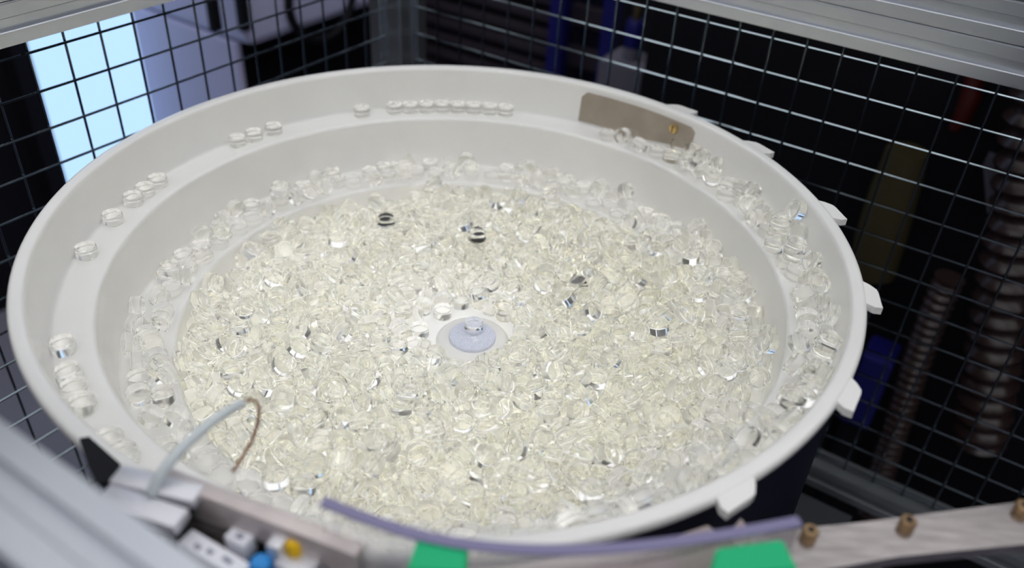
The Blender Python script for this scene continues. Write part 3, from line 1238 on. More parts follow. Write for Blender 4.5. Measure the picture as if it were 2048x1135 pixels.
1554 -2132 -1032 1 -2 -99
694 -2356 -1075 -31 21 -92
1256 438 -1221 30 -94 0
1024 676 -1163 -10 -17 97
1148 1140 -1061 65 -63 39
-1230 2561 -1027 -1 2 -99
-96 2940 -982 -7 99 2
305 -1008 -1231 41 -2 -90
1560 1471 -1062 59 -54 58
830 -2545 -999 3 -37 92
358 982 -1326 -45 -88 0
1338 783 -1021 49 4 -86
2077 -1290 -1152 38 74 -53
2037 -203 -986 20 6 -97
1475 -1561 -1041 43 81 37
-798 947 -1326 93 -34 0
-170 -1234 -1176 92 34 -15
1036 1279 -1011 70 70 0
2180 1431 -990 -20 97 1
-2121 1764 -924 -2 1 -99
249 -1501 -1183 -1 -58 81
-1697 952 -1188 20 -81 -53
859 625 -1190 78 30 53
2961 1442 -447 -9 -5 -98
-63 -1847 -1230 -34 25 90
-1105 1008 -1153 65 26 70
-703 1939 -1159 0 0 -99
1053 -299 -1158 0 0 99
-359 2118 -1180 14 12 -97
410 2830 -1027 0 2 -99
-397 1350 -1182 29 33 -89
2410 2177 -442 -8 -7 -98
-536 2030 -1133 39 -81 -42
-563 181 -1369 0 0 -99
1849 -1712 -1004 -92 -15 -33
-1652 -1720 -1369 0 0 -99
-1990 -1364 -1326 79 -60 0
506 -2330 -1264 0 0 99
-912 749 -1264 0 0 99
1328 1087 -1052 -82 -55 -10
-2328 -403 -1217 -67 -35 -64
-1345 1499 -1221 88 46 0
533 2192 -1160 3 -10 -98
707 2850 -982 19 97 2
826 1131 -1158 1 0 -99
-2610 -807 -979 -44 60 -65
-1342 384 -1221 -43 89 0
-1983 -397 -1221 29 95 0
-506 555 -1369 0 0 99
1594 -1000 -1039 -3 -87 46
998 -2558 -987 -87 47 -2
2295 1193 -1034 -2 -3 99
2553 404 -1033 2 0 -99
2362 -1636 -984 -90 -42 -1
-2190 109 -1156 -26 -60 -75
245 -3343 -411 21 -96 -10
-2589 1075 -986 -1 99 1
1538 725 -954 -6 -70 69
-134 -997 -1118 -18 50 84
2497 1502 -983 -79 -59 -2
394 724 -1326 -26 96 0
2122 -1738 -1029 -2 1 99
962 -1406 -1074 -15 4 98
-2107 1193 -1326 38 92 0
3191 1004 -410 82 54 -10
1475 -1258 -1175 -41 -14 89
1180 1717 -1046 -34 -15 -92
116 -1429 -1235 81 -52 23
1792 735 -1095 -36 -84 -38
1836 820 -1050 -36 -84 -38
669 30 -1325 -98 -12 3
-1690 177 -1264 0 0 -99
-1619 -878 -1221 96 23 0
3319 -31 -401 17 -67 71
-2204 -504 -1221 -84 52 0
1605 -1847 -1131 -46 -55 68
1684 -99 -1020 -86 -33 -36
1435 -328 -1040 56 80 -17
-2297 318 -1221 67 73 0
-1671 -369 -1215 2 -92 36
1735 -2048 -1031 -1 2 99
-612 -2332 -1369 0 0 99
1564 1882 -1137 -68 49 -54
-7 2004 -1172 -45 -25 85
-225 -1914 -1326 -46 -88 0
2039 1548 -992 -12 98 5
1716 1350 -1021 78 -46 -39
-2338 -1339 -1031 2 1 99
-1276 941 -1326 37 -92 0
585 692 -1224 42 47 -76
1835 -1376 -1116 25 -96 0
2420 -1007 -1032 -2 1 99
2474 -2126 -444 -8 7 -98
2876 372 -1026 2 0 -99
-1338 -452 -1221 90 -40 0
-58 1101 -1326 -85 51 0
-1649 -9 -1252 -84 -9 52
1931 1115 -969 16 -2 -98
-1088 -1708 -1326 21 97 0
744 -1064 -1234 39 -55 -73
-473 1905 -1190 16 44 -87
1837 1269 -1055 -61 -63 -46
2379 213 -1023 -8 -13 -98
1340 41 -1019 -56 -20 79
817 -1368 -1097 97 -7 19
-882 -2280 -1152 62 -17 -75
2353 -1417 -1029 -2 1 99
-56 -3332 -346 0 10 -98
-1254 -1356 -1326 16 98 0
-2 -1663 -1159 46 86 -18
-590 -179 -1326 -72 -68 0
989 1176 -1116 -71 -69 0
1227 -113 -1019 -1 -99 4
1718 -1129 -1099 -64 12 75
2548 -247 -980 3 -88 45
-1194 -31 -1251 -62 -54 55
1677 -869 -1117 -97 -21 -5
3059 1309 -408 41 -90 0
742 -1799 -1149 22 -95 -18
1083 40 -1167 18 96 -15
901 -1762 -1157 -94 -5 30
-833 455 -1369 0 0 99
-1285 -1184 -1221 84 52 0
-1519 433 -1116 46 88 0
-1530 129 -1219 -97 -20 0
436 -3326 -411 17 -97 -10
-984 -1273 -1248 -12 -83 -53
728 2326 -1174 -83 46 27
1356 -919 -1075 0 -13 98
-1585 1858 -1185 24 34 90
-1410 -787 -1248 -72 -2 68
-695 524 -1326 -78 -60 0
-687 1595 -1177 -2 -4 99
-87 -1061 -1194 -18 50 84
498 -1316 -1264 0 0 -99
1326 -1101 -1133 -49 1 86
-1946 1473 -1189 24 7 -96
1720 195 -1128 63 -6 -76
-1306 1149 -1186 -19 20 -95
-1901 -1524 -1315 -48 -78 -37
617 -1168 -1137 -95 -29 2
624 -3297 -411 17 -97 -10
-54 735 -1326 -88 -45 0
3050 -1296 -344 -10 4 -98
1418 -589 -1152 81 -42 39
-1135 2138 -1326 24 96 0
-817 -731 -1221 99 9 0
-1824 -383 -1221 -97 -18 0
374 -1980 -1221 2 99 0
951 -1901 -1107 -18 80 -56
647 556 -1326 59 -79 0
-2154 -790 -1326 99 8 0
764 -3238 -408 97 19 0
-133 1311 -1326 -88 -45 0
-2164 1093 -1324 -41 -90 -3
-602 -855 -1208 -45 18 86
-423 -2308 -1369 0 0 99
-1222 -1668 -1212 -72 21 64
-1508 -1508 -1326 -96 -23 0
-894 1935 -1137 -8 99 0
695 1826 -1200 -64 44 -62
-2099 1959 -984 82 55 0
-842 1488 -1221 59 -79 0
1178 2614 -1027 -1 -2 99
75 -560 -1326 22 -97 0
-992 574 -1326 -36 92 0
-248 -3345 -411 -12 -98 -10
-231 776 -1326 -73 -67 0
2416 -707 -943 26 12 -95
-1282 -990 -1168 -86 12 -47
-41 -2120 -1319 -70 4 70
323 2171 -1221 79 59 0
788 1668 -1112 49 29 -81
-1468 990 -1264 0 0 -99
790 602 -1272 -78 -30 -53
-1647 -217 -1264 0 0 -99
907 -3196 -350 -10 38 -91
-193 -2149 -1319 69 -5 -71
1937 -2759 -363 -56 81 11
219 -2451 -1233 16 -93 -31
-1477 -1149 -1164 -79 3 -59
-1726 -1128 -1212 72 18 65
-916 1622 -1159 0 0 -99
-317 -1334 -1159 0 0 -99
-428 -3259 -447 1 10 -98
-673 -306 -1264 0 0 99
434 1362 -1195 -42 -3 89
1090 -1055 -1095 47 -18 -86
-1856 -975 -1264 0 0 -99
-1567 -682 -1221 -99 8 0
910 -1004 -1157 -41 42 80
825 -937 -1326 61 78 0
-862 -1906 -1140 -98 -8 13
166 -3205 -439 1 -10 98
1303 -1613 -1321 -61 28 73
3203 678 -445 -10 -2 -98
1288 -2421 -924 -1 2 99
1333 -91 -1171 -31 -61 72
697 965 -1263 0 0 99
-1546 -1300 -1137 14 97 -15
-176 -1687 -1292 25 -45 -84
-994 1809 -1221 -76 -63 0
656 -1946 -1264 0 0 99
-1474 -394 -1264 0 0 99
2734 -130 -925 2 0 -99
1072 -1999 -1223 77 56 25
-1361 -1488 -1264 0 0 99
27 1666 -1184 -82 54 -15
822 1974 -1182 33 2 -93
-1521 1188 -1221 91 40 0
926 -2091 -1136 40 -91 -1
-951 -1088 -1264 0 0 -99
420 1710 -1196 35 23 -90
220 1724 -1179 1 -23 96
607 -1138 -1326 -98 -15 0
-439 770 -1369 0 0 99
-95 -2409 -1326 98 -15 0
3224 850 -303 21 -97 0
429 -1986 -1369 0 0 99
206 -1978 -1104 -19 45 -86
-2111 -1261 -1326 -84 -53 0
910 1848 -1142 31 -91 24
1136 397 -1125 -49 -17 84
-766 1356 -1264 0 0 -99
-922 -368 -1326 82 55 0
-1110 346 -1369 0 0 99
-1602 1377 -1159 0 0 99
1066 -102 -1122 44 -23 -86
-1182 -2143 -1136 -87 48 2
1855 -1524 -1061 -25 -9 -95
-834 -2098 -1184 10 -8 -98
-375 1385 -1326 74 -66 0
-549 -559 -1326 35 -93 0
869 1320 -1160 -11 7 98
1381 -1441 -1162 -49 19 84
313 1519 -1159 0 0 99
-262 -2124 -1222 54 -12 -82
2389 -154 -1086 -6 -28 95
826 -1503 -1279 -59 61 51
828 -817 -1160 29 88 -35
-1242 -222 -1264 0 0 99
1576 -1680 -1105 -14 80 56
1538 -864 -1140 97 -9 17
-1031 -2204 -1263 -5 -12 98
540 -929 -1116 -97 18 0
2731 -1788 -338 -8 6 -98
-1266 629 -1326 56 -82 0
528 -2330 -1159 0 0 99
658 -1962 -1116 -32 94 0
-1815 1023 -1321 -59 30 74
1685 35 -1095 22 -91 33
662 768 -1326 74 -65 0
1786 -694 -1091 -9 -91 37
-94 -1504 -1262 10 -8 -98
-723 2132 -1220 -93 -34 -2
-286 -1504 -1148 55 -79 22
2642 583 -988 -97 18 -2
-1824 -1162 -1326 -99 -10 0
2198 1892 -1026 2 1 -99
-1846 -1425 -1315 -48 -78 -37
1993 -524 -1046 -8 18 97
2650 782 -986 -99 -4 -2
-1114 -380 -1368 0 0 99
-1749 410 -1319 82 52 -18
-902 2724 -1026 1 -2 99
-2253 -896 -1326 88 46 0
1566 180 -1034 25 55 -78
-1991 -1186 -1326 -50 -86 0
-1999 -232 -1225 82 52 -21
37 -746 -1213 -45 85 -23
-1752 1247 -1216 45 48 -74
334 -2084 -1221 -2 -99 0
-2442 -130 -1239 86 45 17
2003 -2574 -444 -6 8 -98
-1999 451 -1326 50 85 0
1272 1879 -1105 76 -16 61
-395 -2028 -1220 -64 74 -16
-708 -1925 -1159 0 0 -99
-2185 -282 -1221 -30 -94 0
322 1861 -1142 -12 -92 -34
-1205 1361 -1159 0 0 -99
1735 -1711 -1028 91 24 29
2686 294 -988 -33 93 -1
1165 798 -1108 -39 2 91
-1631 1374 -1264 0 0 -99
1036 -1717 -1221 -1 -99 0
-1455 260 -1221 87 47 0
1450 1961 -1213 -60 53 59
-1118 -1861 -1326 84 52 0
2155 -390 -1233 63 44 -62
-1665 1667 -1216 -59 -24 -75
-2166 -1071 -1369 0 0 99
768 -567 -1326 -96 25 0
2216 1690 -986 -93 35 -1
2222 -1035 -1078 16 29 93
-1879 -188 -1221 -80 -58 0
-1052 -91 -1224 -73 65 -18
147 743 -1369 0 0 -99
1765 -133 -1188 82 -24 49
-654 1088 -1326 -78 61 0
-1299 288 -1221 -43 89 0
193 1137 -1326 23 -96 0
2058 824 -1161 7 98 -13
1453 954 -1108 25 -92 28
1137 -129 -1199 -44 23 86
1135 -3107 -449 4 -10 98
-978 -199 -1221 58 -80 0
-1813 19 -1369 0 0 99
1759 585 -1116 91 -39 0
-83 -836 -1221 -88 -46 0
1021 -816 -1061 44 -52 -72
977 397 -1162 -80 -27 -52
304 -1368 -1261 -18 17 -96
185 2109 -1264 0 0 99
1265 -2067 -1295 17 44 -87
2310 -2332 -446 -7 7 -98
691 -257 -1224 -51 26 81
392 -833 -1326 -48 86 0
1094 417 -1326 -72 -68 0
-767 -923 -1221 99 -4 0
1885 -106 -1079 32 -53 -77
-591 -1146 -1213 94 15 -26
-804 1777 -1177 -11 5 98
124 1539 -1159 0 0 99
491 -2718 -986 99 -8 1
-880 8 -1264 0 0 99
234 -1728 -1221 -92 -36 0
2361 859 -1003 -32 93 -11
1970 -787 -1326 0 99 0
-1273 2056 -1326 -24 -96 0
234 -829 -1269 78 44 -43
1638 -1375 -1178 -57 -75 30
-564 -1693 -1058 -12 42 -89
-152 2132 -1326 -80 -59 0
1492 -1953 -1078 -63 -29 -71
-15 1391 -1204 56 -39 -71
2667 -1243 -982 91 -39 2
-761 -1090 -1241 -4 -92 36
-678 800 -1369 0 0 99
1159 -1471 -1112 68 70 18
-1047 1485 -1241 -55 45 -69
-236 1720 -1243 85 6 50
-1863 1389 -1326 44 89 0
-821 -173 -1326 89 42 0
-1810 -14 -1226 48 6 86
2319 -876 -997 46 -70 -53
-296 -401 -1326 55 82 0
-10 -3284 -446 0 -10 98
-1138 -1141 -1264 0 0 99
-377 -1152 -1204 -71 -12 -68
2821 533 -921 -2 0 99
1284 601 -1159 0 0 -99
1408 422 -1149 -79 49 -33
21 -2308 -1326 -99 -7 -1
-128 1578 -1160 91 22 31
-1236 1339 -1264 0 0 99
1928 -871 -1156 -34 66 -66
2016 -583 -1247 -8 18 97
1033 236 -1211 19 -93 29
79 2416 -1326 76 64 0
2322 53 -1147 -21 -96 15
-915 -927 -1221 -4 -99 0
632 2357 -1137 -83 46 27
-1360 -1328 -1169 -16 -98 3
-686 -751 -1369 0 0 -99
-688 -362 -1369 0 0 99
3303 427 -408 -78 -61 9
2144 146 -1069 25 -96 -5
142 -2085 -1210 10 89 41
-13 2194 -1240 15 -24 -95
-838 -1428 -1326 -86 49 0
1397 221 -1083 78 -57 -21
1586 104 -1229 -58 79 -10
1300 924 -1158 79 50 33
1251 -1802 -994 -50 25 -81
661 1226 -1144 -31 92 -19
1261 602 -1054 0 0 99
328 -718 -1326 -48 86 0
-1951 -838 -1319 -75 62 18
1355 -904 -1179 0 13 -98
898 803 -1127 20 -97 8
2048 -732 -1102 60 -15 -78
-1168 520 -1270 52 -58 61
-974 2223 -1315 -73 -41 -53
-2036 -688 -1326 -83 -53 0
2549 961 -1030 -2 -1 99
3047 -1208 -446 -10 4 -98
2939 -1571 -346 9 -5 98
92 1265 -1264 0 0 99
-1441 1358 -1264 0 0 -99
-1714 1509 -1326 22 -97 0
2360 592 -1093 -11 40 -90
297 2417 -1233 96 -17 -15
-1921 1085 -1222 23 -63 73
866 -2263 -1326 -37 92 0
532 -923 -1264 0 0 99
1667 -711 -1223 82 42 36
1118 1889 -1150 63 17 -74
2720 1866 -448 -8 -6 -98
-371 -1720 -1076 -6 -11 -98
-1013 179 -1326 -75 -65 0
1117 2049 -1141 -7 97 -16
1111 1517 -1091 -73 25 -62
103 1274 -1369 0 0 -99
2440 183 -1131 8 13 98
1333 1271 -1145 -72 37 -57
-909 1260 -1149 54 -77 -33
-801 2289 -1315 84 19 -48
-1665 931 -1369 0 0 99
-1869 -972 -1369 0 0 -99
450 -1100 -1315 8 -83 54
-1700 736 -1326 30 -94 0
-593 -1729 -1326 92 36 0
2052 258 -1141 -15 97 -11
-1012 -199 -1369 0 0 99
2878 -355 -983 -21 97 -1
-1874 568 -1326 -98 -13 0
-1418 -614 -1369 0 0 -99
1164 -790 -1217 88 45 9
1088 973 -1159 0 0 -99
80 -1740 -1326 39 -91 0
-1270 1724 -1221 -83 -54 0
-1057 -2012 -1225 -49 13 -85
1649 1444 -1227 93 -10 -34
-1137 -387 -1264 0 0 99
588 -418 -1264 0 0 -99
728 -2323 -1192 31 -21 92
-252 1529 -1264 0 0 -99
-450 2333 -1369 0 0 99
1726 -2354 -846 26 42 86
-838 1170 -1221 -58 80 0
707 -968 -1175 33 -53 -77
-1302 378 -1368 0 0 99
-2218 746 -1369 0 0 -99
-583 -1632 -1204 6 -65 -74
-697 -1490 -1369 0 0 -99
1590 -446 -1088 -7 45 88
962 2029 -1161 -92 -20 -32
-1139 1987 -1326 -96 24 0
1957 -235 -1230 32 -53 -77
25 -1966 -1326 -66 -74 0
580 -539 -1369 0 0 -99
965 2238 -1222 -90 40 -4
649 -1967 -1369 0 0 99
1717 -2216 -986 40 -91 2
2299 -335 -1163 62 7 77
-943 -920 -1369 0 0 -99
1487 -222 -1116 -73 -67 0
1437 -683 -1326 96 -23 0
-1715 -930 -1221 96 23 0
1020 -699 -1221 99 7 0
2710 -375 -987 -87 -47 -2
-442 1542 -1264 0 0 99
-366 -745 -1264 0 0 99
70 982 -1369 0 0 99
-259 2312 -1369 0 0 -99
2224 -1079 -1221 -88 45 1
-233 -1120 -1326 13 -98 0
-808 -3178 -446 -3 -10 98
1534 -56 -1174 18 68 -69
151 1909 -1221 -61 -13 77
78 -1579 -1222 51 85 1
2165 653 -1233 -38 65 -64
1752 972 -1159 0 0 99
6 -1266 -1190 21 -39 -88
1449 772 -1200 -49 -4 86
-317 2102 -1326 -64 76 0
931 -1613 -1136 5 -99 -2
2974 -1450 -449 -9 5 -98
-229 -2295 -1326 11 98 0
1206 -1783 -1139 33 93 8
-595 1295 -1326 -99 9 0
-89 1680 -1369 0 0 -99
2719 1123 -982 -91 -39 -2
-2310 -712 -1369 0 0 -99
-2191 942 -1326 91 -39 0
1376 1463 -1071 55 -53 63
-1810 -1625 -1250 51 -60 60
-1452 -1187 -1324 58 -13 -79
1184 8 -1326 34 93 0
1471 1208 -1093 10 72 67
-2367 210 -1369 0 0 -99
388 1133 -1326 -89 43 0
-1667 -1766 -1264 0 0 99
799 -487 -1204 13 54 82
-1754 -579 -1298 -88 2 46
2019 -944 -1315 -87 -27 -38
1719 -1731 -1326 76 -64 0
1615 -1058 -1246 -64 13 75
1999 -549 -1148 8 -18 -97
2606 -1389 -877 -91 39 -2
195 -1559 -1368 0 0 99
2586 2063 -449 -8 -6 -98
-276 2320 -1221 -19 -97 0
606 1851 -1326 -56 -82 0
2602 1280 -1026 2 1 -99
-766 1762 -1326 -89 44 0
389 -2222 -1223 45 -85 -22
-558 -991 -1326 -39 -91 0
-1937 -566 -1369 0 0 99
1171 -581 -1368 0 0 99
558 -2140 -1159 0 0 -99
-692 -1923 -1263 0 0 -99
420 -528 -1294 51 11 -84
2079 977 -1039 92 -7 37
-1882 711 -1263 10 -72 -67
1133 964 -1264 0 0 -99
-318 -1568 -1326 98 -13 0
1493 -1711 -1264 0 0 -99
888 951 -1194 50 13 -85
2761 -1773 -446 8 -6 98
607 2383 -1326 -25 -96 0
2116 -1211 -1209 38 74 -53
-751 -1744 -1221 52 -84 0
666 1493 -1100 -87 -2 -47
2200 -578 -1169 14 -8 -98
1394 765 -1111 -49 -4 86
-1776 -744 -1326 36 92 0
-1819 263 -1249 66 -73 -7
-1014 2016 -1326 96 -24 0
-463 -1172 -1326 17 -98 0
953 -1052 -1240 -41 42 80
2747 964 -983 -32 94 0
1012 -2220 -1194 -16 -23 95
646 -2600 -1031 1 -2 -99
-2224 368 -1369 0 0 -99
-1352 -51 -1326 -97 -21 0
-1674 577 -1263 0 0 -99
1958 -410 -1210 -30 82 -47
-1459 1711 -1264 0 0 -99
1221 783 -1198 -39 2 91
-804 -1653 -1221 52 -84 0
-1164 -1342 -1202 40 -2 90
-605 -2105 -1264 0 0 -99
-134 925 -1369 0 0 -99
2834 -1580 -442 -9 5 -98
669 -693 -1221 -19 -97 0
-1559 420 -1264 0 0 99
-203 1378 -1159 -9 89 -42
-515 366 -1369 0 0 99
1095 -1554 -1126 68 70 18
2184 -582 -1326 -99 8 0
1464 586 -1064 -61 -35 69
1459 1729 -1192 13 -41 89
1982 -1300 -1016 21 68 -69
-1389 536 -1215 64 -1 76
-2414 427 -1326 -93 33 0
-469 -1586 -1369 0 0 99
-1336 755 -1202 -28 43 -85
2459 -336 -1136 -98 16 2
884 1342 -1268 -14 5 98
-1010 -539 -1369 0 0 -99
1749 381 -1090 -41 -6 90
2138 747 -1047 40 -52 74
-1145 1559 -1326 62 77 0
-1777 1636 -1326 -20 -97 0
1315 -3036 -449 4 -9 98
1293 -2074 -1124 71 54 42
2111 -1916 -984 -18 97 -2
2800 756 -1026 -2 -1 99
-1562 -1161 -1225 79 -3 59
571 2092 -1368 0 0 99
-2113 -197 -1369 0 0 99
-2189 -171 -1221 -30 -94 0
-1637 1097 -1256 -72 -50 46
-1376 1881 -1264 0 0 99
2113 -949 -1214 69 9 70
2204 1076 -1326 -82 -55 0
-1521 -30 -1326 -97 -20 0
438 2008 -1159 0 0 -99
1435 78 -1137 -87 38 30
2028 -1442 -1122 -77 55 29
-124 -547 -1369 0 0 99
1178 1514 -1234 -36 8 92
-83 2380 -1263 1 -1 -99
2242 14 -1326 46 87 0
1204 606 -1369 0 0 99
1953 955 -1126 -5 -99 -8
1856 -1215 -1069 60 -64 46
1531 -628 -1027 -53 38 75
-1253 1742 -1369 0 0 99
1187 -1144 -1267 -47 18 86
1502 1527 -1221 -13 -98 0
137 -1198 -1221 87 46 0
-1486 566 -1326 2 99 0
276 -999 -1369 0 0 -99
-2127 573 -1326 96 -25 0
-234 1542 -1368 0 0 -99
-600 1766 -1264 0 0 -99
722 -1644 -1175 74 5 65
2027 -1329 -1289 -51 -32 -79
1617 1624 -1228 -40 -88 21
1308 1588 -1149 -59 -21 -77
-352 -1773 -1178 6 11 98
2929 186 -982 -99 -9 -2
1925 -172 -1152 -32 53 77
2080 1281 -1127 66 -74 2
-408 1730 -1264 0 0 99
-2015 963 -1326 41 90 0
565 -2124 -1264 0 0 99
-858 2051 -1221 17 -98 0
114 -702 -1368 0 0 -99
-1947 1203 -1326 98 -14 0
-578 -2125 -1369 0 0 -99
1977 98 -1171 61 -78 -2
-1148 968 -1247 -65 -26 -70
522 1050 -1326 -20 -97 0
908 -589 -1326 -99 -4 0
1534 -2336 -986 -44 -89 1
-95 -1815 -1369 0 0 -99
1410 -1797 -1120 43 -87 -20
-2035 -523 -1222 -34 -93 6
2255 -88 -1107 88 -46 -8
681 300 -1326 -88 -45 0
2308 -903 -1224 91 -36 -13
1100 1339 -1264 0 0 99
2542 -637 -1032 2 -1 -99
-1555 -386 -1369 0 0 99
-1680 -943 -1369 0 0 99
1587 1266 -1164 79 34 -49
-1279 -230 -1369 0 0 99
1267 1325 -1209 -72 37 -57
1065 2193 -1221 89 -44 0
-1262 -1205 -1369 0 0 99
1567 -665 -1122 53 -38 -75
787 2159 -1264 0 0 -99
-1651 -1131 -1369 0 0 99
1549 -1533 -1221 2 -99 0
1665 -1786 -1193 46 55 -68
-872 1929 -1326 11 -98 0
1848 -1056 -1154 53 -16 -82
1540 610 -1135 -61 -35 69
2126 933 -1221 24 96 0
-215 -917 -1264 0 0 -99
108 -912 -1326 96 24 0
965 -1446 -1221 74 65 9
-482 2389 -1221 -97 -20 0
-595 -1450 -1159 0 0 99
1417 -885 -1326 98 15 0
1453 -2002 -1230 -54 81 15
545 1201 -1326 -99 8 0
2509 -825 -989 -46 87 -2
2781 -576 -1027 2 0 -99
1017 193 -1369 0 0 99
-206 -334 -1326 -57 -81 0
-2353 607 -1316 -72 34 -59
-1089 42 -1326 -65 75 0
-569 1447 -1213 -64 -46 60
-1487 185 -1368 0 0 -99
1251 1125 -1232 -35 -49 -78
1661 816 -1225 6 -98 12
1343 2038 -1189 -51 46 71
1721 1302 -1221 39 -91 0
-1352 -1921 -1368 0 0 -99
-2230 78 -1326 66 74 0
-1954 -37 -1326 -92 -36 0
843 1146 -1263 1 0 -99
834 2300 -1326 35 93 0
2289 894 -1326 94 30 0
1541 813 -1075 78 39 46
1504 379 -1128 -79 49 -33
971 982 -1326 94 32 0
167 -1863 -1326 -91 -39 0
-2128 -24 -1267 -56 50 -64
2477 1137 -1030 -2 -1 99
-225 1983 -1264 0 0 -99
742 1492 -1227 -47 -6 87
-213 -726 -1326 98 -16 0
299 1305 -1369 0 0 -99
1018 1523 -1221 -98 16 0
909 1509 -1139 -98 12 9
337 -1216 -1326 45 88 0
1625 -212 -1063 -86 -33 -36
1248 1709 -1369 0 0 -99
1862 793 -1220 58 11 -79
-1601 -532 -1326 -3 -99 0
745 -2158 -1079 9 53 -83
2441 -438 -1025 18 66 -71
-1471 -1337 -1326 -8 -99 0
1776 794 -1368 0 0 -99
1828 277 -1208 55 -29 -77
-1346 1175 -1326 -71 -69 0
1649 671 -1219 55 -82 7
763 951 -1368 0 0 99
-890 778 -1369 0 0 -99
264 -546 -1319 -97 -3 -20
-454 1151 -1369 0 0 99
1051 2168 -1369 0 0 99
1264 -1277 -1182 38 -46 79
632 1657 -1219 -76 -60 -21
1809 434 -1221 16 -98 0
245 1377 -1264 0 0 -99
-143 -1359 -1326 -14 98 0
884 798 -1326 99 -5 0
-2034 791 -1369 0 0 -99
1391 -1905 -1214 44 -87 -19
-2421 -460 -1323 97 20 6
-1327 -1505 -1368 0 0 99
158 -1149 -1369 0 0 99
1310 267 -1248 86 0 48
-751 -2317 -1231 68 -27 67
-806 -517 -1264 0 0 99
872 -739 -1326 -4 99 0
683 -743 -1369 0 0 -99
-701 -682 -1221 94 33 0
-1065 -774 -1368 0 0 -99
2435 -107 -1179 -6 -28 95
2314 2349 -448 7 7 98
2330 -607 -1369 0 0 99
1647 606 -1369 0 0 -99
1786 580 -1264 0 0 99
763 -2108 -1221 98 -16 0
1139 -1076 -1185 -47 18 86
-2416 23 -1369 0 0 -99
-388 -2121 -1369 0 0 -99
2779 -103 -1029 -2 0 99
-1570 402 -1369 0 0 99
826 -195 -1369 0 0 99
-935 -1791 -1326 99 2 0
286 -1726 -1369 0 0 -99
-688 -1462 -1264 0 0 -99
1377 -1657 -1140 53 -69 -48
-1351 1924 -1369 0 0 -99
-34 1869 -1319 38 60 -69
2109 -234 -1080 20 6 -97
-1100 720 -1264 0 0 -99
681 1984 -1326 88 -45 1
2273 792 -1159 -84 33 41
-1659 -1528 -1326 -33 93 0
2220 528 -1165 55 72 41
1106 1705 -1197 83 9 -54
-447 -2728 -1029 0 -2 -99
1563 -790 -1326 -23 -96 0
607 -565 -1221 25 -96 0
2202 -994 -1368 0 0 -99
1737 -538 -1116 98 -11 1
2343 -637 -1264 0 0 -99
1127 1170 -1369 0 0 99
2113 932 -1369 0 0 99
790 -342 -1326 2 99 0
2454 -76 -1326 -99 -6 0
730 434 -1326 79 59 0
3209 -228 -439 -10 1 -98
-347 1725 -1369 0 0 -99
442 1972 -1264 0 0 -99
2299 178 -1368 0 0 99
2028 4 -1161 -61 78 1
2542 -1396 -1026 2 -1 -99
3170 -1135 -315 -90 34 22
-901 -1938 -1326 -3 99 0
-1279 -1695 -1369 0 0 -99
-12 -2733 -1030 0 2 99
1277 -2474 -1028 1 -2 -99
328 847 -1326 14 98 0
1388 123 -1326 69 -71 0
1790 -2805 -408 -84 -53 0
-1211 186 -1369 0 0 99
-36 2324 -1369 0 0 99
1944 1104 -1073 16 -2 -98
1309 1899 -1326 31 -94 0
1545 785 -1315 -85 -10 -49
127 -2136 -1369 0 0 -99
1055 1155 -1264 0 0 -99
2505 726 -1033 -2 -1 99
854 155 -1280 -71 36 59
984 -2086 -1326 85 50 0
2166 794 -1326 -30 94 0
2418 290 -1242 16 -61 76
-938 995 -1264 0 0 -99
-997 1302 -1326 -93 33 0
377 -1688 -1264 0 0 99
699 1342 -1326 9 99 0
231 2296 -1369 0 0 99
-1095 -1115 -1369 0 0 99
1014 1339 -1369 0 0 -99
2090 1231 -1273 -21 -21 -95
1346 -464 -1131 -75 61 -21
2026 583 -1369 0 0 -99
-1185 -941 -1326 -22 97 0
2017 360 -1221 -16 98 0
1723 1573 -1104 -72 54 -42
126 1758 -1326 -44 -89 0
1813 -545 -1264 0 0 99
1250 -617 -1207 -40 -33 84
1201 575 -1264 0 0 99
-876 -741 -1369 0 0 99
-1525 1532 -1264 0 0 99
354 1533 -1264 0 0 -99
1015 650 -1326 39 91 0
-911 1621 -1264 0 0 -99
-1676 588 -1368 0 0 99
1861 -736 -1221 53 -18 -82
2104 -752 -1188 60 -15 -78
1875 -1005 -1326 -29 95 0
503 1353 -1326 -7 99 0
1679 266 -1326 -10 98 0
821 1679 -1219 -52 -30 79
572 889 -1369 0 0 -99
11 2014 -1319 -38 -60 69
286 1750 -1326 97 -20 0
445 2360 -1194 20 30 92
862 -1285 -1254 -1 -88 46
498 1766 -1326 48 86 0
692 -1329 -1326 17 -97 0
-1539 788 -1326 -78 -61 0
2362 -463 -1326 -25 -96 0
-2208 -551 -1368 0 0 -99
1585 -1560 -1369 0 0 -99
649 -1548 -1369 0 0 99
2153 -219 -1221 -29 95 0
1539 1912 -1326 65 74 0
1976 1397 -1071 16 -10 97
1894 -1553 -1224 94 -29 -9
2145 1122 -1149 34 -87 32
1814 1669 -1172 -68 -61 39
411 2302 -1326 -83 55 0
1133 -2623 -879 96 26 0
53 -2458 -1326 1 -99 0
2009 1441 -1222 76 64 -6
2456 115 -1326 99 5 0
990 -2738 -894 -7 34 93
-283 -2446 -1324 -7 -99 -5
1898 1546 -1135 63 -77 4
2276 1000 -1166 -90 -39 11
2379 -528 -1132 -61 -49 -61
1559 -1872 -1326 64 -75 0
2400 355 -1322 -16 61 -76
2242 -682 -1058 1 -47 87
1899 1560 -1326 -78 -61 0
2379 -735 -1117 -94 29 8
1654 -2866 -449 -5 9 -98
2401 442 -1196 6 -76 -63
1208 2074 -1326 98 12 0
1112 -2187 -1326 -56 82 0
1509 -2996 -411 -49 85 10
-937 -2720 -1026 1 2 99
799 2146 -1369 0 0 99
1684 -1086 -1321 -64 13 75
2118 -1164 -1369 0 0 -99
1954 -1144 -1255 73 7 66
-1439 -958 -1368 0 0 99
